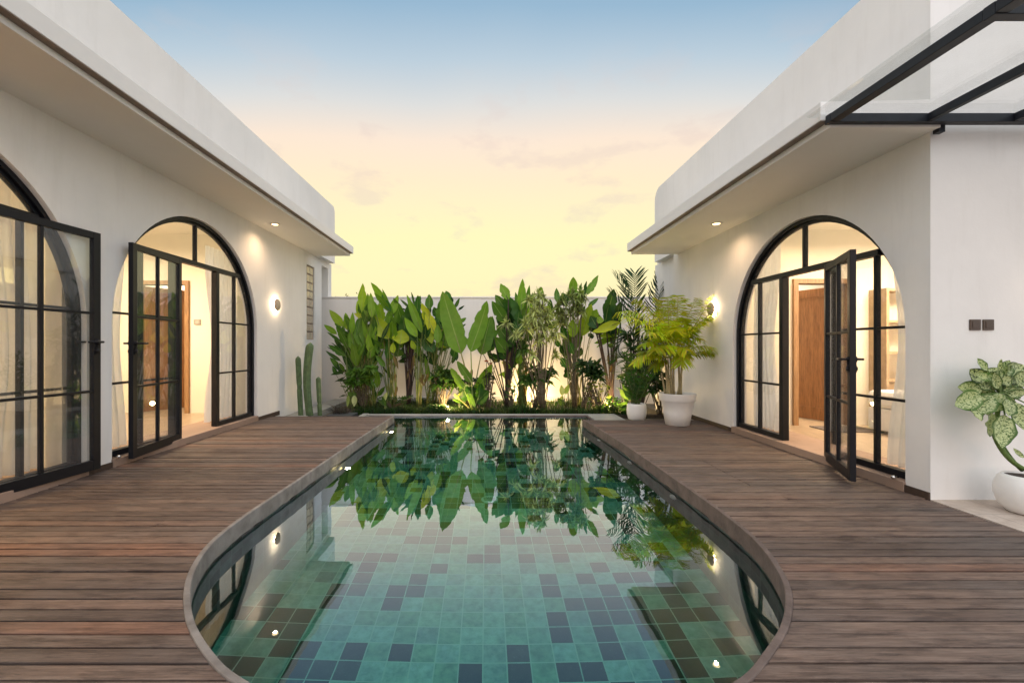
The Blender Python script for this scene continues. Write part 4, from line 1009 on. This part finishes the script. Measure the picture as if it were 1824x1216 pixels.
# small pot
Y = 8.0; pc = W(1134, 735, Y); pc.z = -.035
t = thing('potted_plant', pc, 'leafy shoots in the small white barrel pot left of the areca palm', 'potted plant'); m_ = MB()
m_.lathe([(.13, 0), (.145, .01), (.168, .10), (.172, .17), (.162, .25), (.152, .282), (.140, .285), (.138, .25), (.0, .25)], pc, 40); m_.build('pot', M['pot'], t)
m_ = MB(); m_.lathe([(.137, .25), (.137, .262), (.01, .268)], pc, 24); m_.build('soil', M['soil'], t)
fo = MB(); st = MB()
for i in range(17):
    g = pc+Vector((r.uniform(-.07, .07), r.uniform(-.07, .07), .25)); top = g+Vector((r.uniform(-.30, .28), r.uniform(-.2, .15), r.uniform(.35, .95)))
    m = (g+top)/2; m.x = g.x+(top.x-g.x)*.3; pth = bez(g, m, top, 8); st.tube(pth, [.008-.0006*q for q in range(9)], 6, (.10, .16, .04))
    for q in range(2, 9):
        for sg in (-1, 1):
            L = .13*r.uniform(.7, 1.2); tip = pth[q]+Vector((sg*L*r.uniform(.5, .9), r.uniform(-.07, .07), L*r.uniform(.2, .8)))
            leaf(fo, pth[q], tip, .034, tuple(x*r.uniform(.7, 1.3) for x in (.035, .10, .018)), bend=.1, tilt=r.uniform(-.6, .6), n=5, shape='lance', wave=0)
fo.build('foliage', M['leaf'], t, fixn=False); st.build('stem', M['stem'], t, fixn=False)

# mottled dumb cane on the terrace
Y = 3.42; pc = Vector((4.075, Y-.04, 0.001))
t = thing('potted_plant', pc, 'mottled dumb cane with a bent stem in a round white pot on the terrace', 'potted plant'); m_ = MB()
m_.lathe([(.085, 0), (.11, .008), (.155, .06), (.18, .14), (.178, .20), (.155, .262), (.135, .285), (.125, .286), (.13, .262), (.0, .255)], pc, 48); m_.build('pot', M['pot'], t)
m_ = MB(); m_.lathe([(.128, .255), (.128, .27), (.01, .275)], pc, 24); m_.build('soil', M['soil'], t)
fo = MB(); st = MB(); hub = Z(6, 370, 330, Y)
st.tube(bez(Z(6, 540, 870, Y), Z(6, 400, 800, Y), Z(6, 335, 640, Y), 8)+[Z(6, 350, 480, Y), hub], [.017]*9+[.015, .012], 10, (.12, .20, .04))
st.tube(bez(Z(6, 530, 880, Y+.03), Z(6, 440, 800, Y+.03), Z(6, 380, 690, Y+.03), 6), [.014]*7, 10, (.09, .16, .03))
for bx, by, tx, ty, w, k in ((240, 300, 62, 280, 72, 1), (235, 345, 42, 415, 92, 1.2), (310, 340, 215, 475, 86, 1.1), (370, 325, 335, 458, 96, 1.4), (310, 465, 295, 640, 122, 1.1), (405, 480, 385, 722, 98, .9), (430, 370, 430, 490, 86, .9),
        (260, 240, 150, 150, 74, .35), (280, 160, 205, 72, 42, 1.2), (335, 220, 198, 188, 38, 1.4), (365, 160, 380, 76, 28, 1), (400, 200, 440, 86, 62, .9), (420, 240, 500, 108, 120, .7), (500, 270, 580, 170, 100, .7), (500, 305, 395, 300, 36, .9), (430, 340, 570, 315, 40, .8), (480, 390, 560, 600, 72, .7),
        (340, 300, 200, 250, 80, .9), (300, 250, 350, 140, 90, .6), (360, 290, 330, 175, 46, .8), (170, 440, 235, 525, 60, .7), (390, 340, 480, 420, 80, .8), (560, 400, 640, 480, 90, .8), (540, 260, 660, 300, 90, .8), (460, 200, 540, 120, 80, .8), (250, 480, 190, 440, 60, .6), (380, 250, 450, 210, 70, .8)):
    dy = r.uniform(-.14, .10) if ty < 330 else r.uniform(-.16, -.02)
    c = tuple(q*k for q in (.075, .155, .03))
    P0 = Z(6, bx, by, Y+dy*.5)
    leaf(fo, P0, Z(6, tx, ty, Y+dy), w*1.6*Y/F/4.052, c, bend=.14, tilt=r.uniform(-.35, .35), n=12, fold=.3, r=r)
    st.tube(bez(hub, (hub+P0)/2+Vector((0, 0, .02)), P0, 4), .005, 6, (.12, .2, .05))
for i in range(22):
    a = r.uniform(0, 2*PI); bx, by = 370+math.cos(a)*r.uniform(10, 90), 290+math.sin(a)*r.uniform(10, 90); L = r.uniform(80, 140); dy = r.uniform(.02, .18)
    P0 = Z(6, bx, by, Y+dy); leaf(fo, P0, Z(6, bx+math.cos(a)*L, by+math.sin(a)*L+25, Y+dy+r.uniform(-.05, .05)), r.uniform(.09, .14), tuple(q*r.uniform(.4, .9) for q in (.07, .14, .03)), bend=.15, tilt=r.uniform(-.6, .6), n=10, fold=.3, r=r)
    st.tube([hub, P0], .005, 6, (.12, .2, .05))
leaf(fo, Z(6, 545, 790, Y-.02), Z(6, 465, 720, Y-.05), .035, (.1, .18, .04), n=8)
fo.build('foliage', M['dieff'], t, fixn=False); st.build('stem', M['stem'], t, fixn=False)

# cacti
def cactus(px, ytop, pb, rad, lean, label, neck=None):
    Y = 8.75; b = W(pb, 738, Y); b.z = -.08; top = W(px, ytop, Y)
    t = thing('column_cactus', b, label, 'cactus', 'column cacti beside the left wing')
    m_ = MB(); sp = MB(); n = 26; seg = 40; ribs = 5; vs = []; fs = []
    for i in range(n+1):
        u = i/n; c = b.lerp(top, u); c.x += lean*math.sin(PI*u)
        k = 1.0
        if u > .93: k = math.sqrt(max(.02, 1-((u-.93)/.07)**2))
        if neck: k *= 1-.22*math.exp(-((u-neck)/.03)**2)
        k *= .9+.12*u
        for j in range(seg):
            a = 2*PI*j/seg; rr = rad*k*(.76+.28*abs(math.cos(a*ribs/2+.3))**1.3)
            vs.append((c.x+rr*math.cos(a), c.y+rr*math.sin(a), c.z))
    for i in range(n):
        for j in range(seg): fs.append((i*seg+j, i*seg+(j+1) % seg, (i+1)*seg+(j+1) % seg, (i+1)*seg+j))
    fs.append(tuple(n*seg+j for j in range(seg)))
    m_.add(vs, fs, smooth=True); m_.build('body', M['cactus'], t)
cactus(531, 634, 536, .052, 0, 'green column cactus with a pinched waist, left of the tallest one', .48)
cactus(553, 610, 552, .075, -.06, 'tallest green column cactus, standing between two shorter ones')
cactus(567, 671, 570, .046, 0, 'shortest green column cactus, right of the tallest one', .32)
t = thing('plant_trough', W(607, 738, 9.0), 'low dark trough on the ground left of the pool end', 'planter')
m_ = MB(); m_.box((-3.1, 8.7, -.2), (-2.6, 9.1, -.07)); m_.build('basin', M['grey_bowl'], t, bevel=.01)
fo = MB()
for i in range(90):
    a = r.uniform(0, 2*PI); L = r.uniform(.12, .34); c = Vector((-2.88+r.uniform(-.15, .12), 8.95+r.uniform(-.1, .1), -.08))
    tip = c+Vector((math.cos(a)*L*.8, math.sin(a)*L*.5, L*r.uniform(.2, .8)))
    mid = (c+tip)/2; mid.z += .08
    fo.tube(bez(c, mid, tip, 4), [.004, .0035, .003, .002, .001], 3, r.choice([(.10, .06, .05), (.05, .06, .03), (.03, .02, .02)]))
fo.build('foliage', M['stem'], t, fixn=False)

# ground spots in the bed
for x, y, Y, p, lab in ((370, 1060, 9.6, 9, 'ground spotlight glowing under the dark umbrella plant'), (0, 0, 0, 0, ''), (0, 0, 0, 0, '')):
    if Y == 0: continue
def ground_spot(px, Y, dz, power, lab):
    b = W(px, 735, Y); b.z = -.12
    t = thing('garden_spotlight', b, lab, 'garden light', 'small spotlights among the plants')
    m_ = MB(); m_.lathe([(.03, 0), (.045, .02), (.05, .09), (.04, .095), (.036, .085)], b, 20); m_.build('housing', M['frame'], t)
    m_ = MB(); m_.lathe([(.002, .082), (.036, .083), (.036, .088), (.002, .09)], b, 20); m_.build('lens', M['glow'], t)
    lamp('POINT', 'bulb_light', b+Vector((0, 0, .16+dz)), power, (1, .68, .30), t, .04)
ground_spot(797, 9.65, 0, 45, 'ground spotlight glowing under the dark umbrella plant left of the big fan leaves')
ground_spot(948, 10.95, .02, 60, 'brightest ground spotlight, shining on the garden wall behind the striped rosettes')
ground_spot(1087, 9.75, 0, 55, 'ground spotlight shining on the yellow green croton at right')

# grass edging
gr = MB(); r = random.Random(77)
for i in range(9000):
    x = r.uniform(-2.75, 2.9); y = r.choice([r.uniform(9.16, 9.5), r.uniform(9.2, 11.3)])
    if r.random() < .25: x = r.uniform(-2.7, -.3)
    L = r.uniform(.05, .13)*(1+.9*max(0, math.sin(x*5.3+1)*math.sin(x*2.1+y*3)))*(1.15 if y < 9.5 else 1); a = r.uniform(0, 2*PI); c = Vector((x, y, -.135))
    d = Vector((math.cos(a), math.sin(a), 0)); k = r.uniform(.3, 1.0)
    p1 = c+d*L*.25*k+Vector((0, 0, L*.75)); p2 = c+d*L*.8*k+Vector((0, 0, L*(1-.45*k))); s_ = Vector((-d.y, d.x, 0))*.006
    col = tuple(q*r.uniform(.6, 1.5) for q in (.022, .055, .014))
    gr.add([c-s_, c+s_, p1-s_, p1+s_, p2], [(0, 1, 3, 2), (2, 3, 4)], [col]*5, uvs=[(.2, .3)]*5)
tag(gr.build('grass_edging', M['palm'], fixn=False), 'dark tufted grass edging along the far pool curb', 'grass', kind='stuff')

# distant tree tops over the wall
def far_tree(x, Y, zt, rad, label, seed):
    r = random.Random(seed); t = thing('tree', (x, Y, -.2), label, 'tree', 'far trees beyond the garden wall'); fo = MB(); st = MB()
    st.tube([(x, Y, -.2), (x+.2, Y, zt*.5), (x, Y, zt-.5)], [.3, .22, .08], 8, (.12, .09, .06))
    for k in range(5):
        a = r.uniform(0, 6.28); st.tube([(x+.1, Y, zt*.55), (x+math.cos(a)*rad*.6, Y+math.sin(a)*rad*.6, zt-.8)], [.12, .04], 6, (.12, .09, .06))
    cs = [(x+r.gauss(0, rad*.45), Y+r.gauss(0, rad*.4), zt-r.uniform(.3, 1.6)) for _ in range(16)]
    for c in cs:
        for k in range(60):
            p = Vector(c)+Vector((r.gauss(0, .3), r.gauss(0, .3), r.gauss(0, .22))); d = Vector((r.gauss(0, 1), r.gauss(0, 1), r.gauss(0, 1))).normalized()*.13
            s_ = d.cross(Vector((r.gauss(0, 1), r.gauss(0, 1), r.gauss(0, 1)))).normalized()*.045
            col = tuple(q*r.uniform(.6, 1.4) for q in (.05, .09, .03))
            fo.add([p-d, p+s_, p+d, p-s_], [(0, 1, 2, 3)], [col]*4, uvs=[(.2, .3)]*4)
    fo.build('crown', M['far_tree'], t, fixn=False); st.build('trunk', M['stem'], t, fixn=False)
far_tree(-11.2, 34, 5.1, 1.3, 'far tree top just clearing the wall, next to the left wing', 1)
far_tree(-9.4, 35, 5.0, 1.2, 'far tree top just clearing the wall, behind the left heliconia', 2)

# ---------------------------------------------------------------- world, sun, camera
sc = bpy.context.scene
w = bpy.data.worlds.new('World'); sc.world = w; w.use_nodes = True; nt = w.node_tree; nt.nodes.clear(); n = N(nt)
out = n('ShaderNodeOutputWorld')
tc = n('ShaderNodeTexCoord').outputs['Generated']
sx = n('ShaderNodeSeparateXYZ', {0: tc}); sy, sz = sx.outputs[1], sx.outputs[2]
sky = n('ShaderNodeTexSky', sky_type='NISHITA', sun_disc=False, sun_elevation=math.radians(3), sun_rotation=math.radians(180), air_density=1.2, dust_density=2.5)
yp = n.math('MAXIMUM', sy, 0.0)
zp = n.math('MAXIMUM', sz, 0.0)
pl = n.math('DIVIDE', zp, n.math('SQRT', n.math('MAXIMUM', n.math('ADD', n.math('MULTIPLY', zp, zp), n.math('MULTIPLY', yp, yp)), .0004)))
warp = n.math('MULTIPLY_ADD', n.math('SUBTRACT', n.noise(tc, 1.6, 2), .5), .07, pl)
grad = n.ramp(warp, [(0, (.93, .74, .46)), (.11, (.97, .83, .48)), (.24, (.95, .87, .45)), (.36, (1.0, .79, .53)), (.43, (.96, .76, .60)), (.49, (.71, .69, .67)), (.55, (.48, .58, .67)), (.615, (.28, .44, .60)), (.72, (.42, .50, .62)), (.86, (.92, .90, .88)), (1, (1.04, .985, .97))])
# thin pinkish grey cloud wisps low in the sky
cv = n('ShaderNodeMapping', {'Vector': tc, 'Scale': (3.2, 3.2, 7.5), 'Location': (1.7, .3, 2.2)}).outputs[0]
cn_ = n.noise(cv, 1.9, 6, .58)
cm = n.math('MULTIPLY', n.ramp(cn_, [(.55, (0, 0, 0)), (.64, (1, 1, 1))]), n.ramp(sz, [(.02, (.9, .9, .9)), (.42, (.55, .55, .55)), (.55, (0, 0, 0))]))
grad = n.mix(n.math('MULTIPLY', cm, .55), grad, (.72, .55, .50))
# brighter open sky behind the camera
back = n('ShaderNodeMapRange', {'Value': sy, 'From Min': .25, 'From Max': -.6, 'To Min': .67, 'To Max': 1.12}).outputs[0]
over = n('ShaderNodeMapRange', {'Value': sz, 'From Min': .62, 'From Max': .95, 'To Min': 1.0, 'To Max': 1.3}).outputs[0]
cool = n.mix(n('ShaderNodeMapRange', {'Value': sy, 'From Min': .3, 'From Max': -.5}).outputs[0], grad, (.70, .74, .80))
k = n.math('MULTIPLY', back, over)
em = n('ShaderNodeVectorMath', {0: cool}, operation='SCALE'); n.link(k, em.inputs[3])
b1 = n('ShaderNodeBackground', {'Color': em.outputs[0], 'Strength': .95})
b2 = n('ShaderNodeBackground', {'Color': sky.outputs[0], 'Strength': .05})
ad = n('ShaderNodeAddShader', {0: b1.outputs[0], 1: b2.outputs[0]})
n.link(ad.outputs[0], out.inputs[0])

sun = bpy.data.lights.new('sun', 'SUN'); sun.energy = .5; sun.angle = math.radians(40); sun.color = (1, .97, .93)
so = bpy.data.objects.new('sun', sun); C.objects.link(so); so.rotation_euler = (math.radians(38), 0, math.radians(4)); so.location = (0, -3, 10)

cd = bpy.data.cameras.new('camera'); cam = bpy.data.objects.new('camera', cd); C.objects.link(cam)
cam.location = (0, 0, H); cam.rotation_euler = (PI/2, 0, 0)
cd.sensor_width = 36; cd.lens = F/1824*36; cd.shift_x = (912-VX)/1824; cd.shift_y = (VY-608)/1824; cd.clip_end = 500; cd.clip_start = .05
sc.camera = cam
sc.view_settings.view_transform = 'Standard'; sc.view_settings.look = 'None'; sc.view_settings.exposure = .58; sc.view_settings.gamma = 1
sc.render.engine = 'CYCLES'
sc.cycles.max_bounces = 12; sc.cycles.transparent_max_bounces = 24; sc.cycles.diffuse_bounces = 4; sc.cycles.transmission_bounces = 8; sc.cycles.glossy_bounces = 5
sc.cycles.sample_clamp_indirect = 6; sc.cycles.use_denoising = True
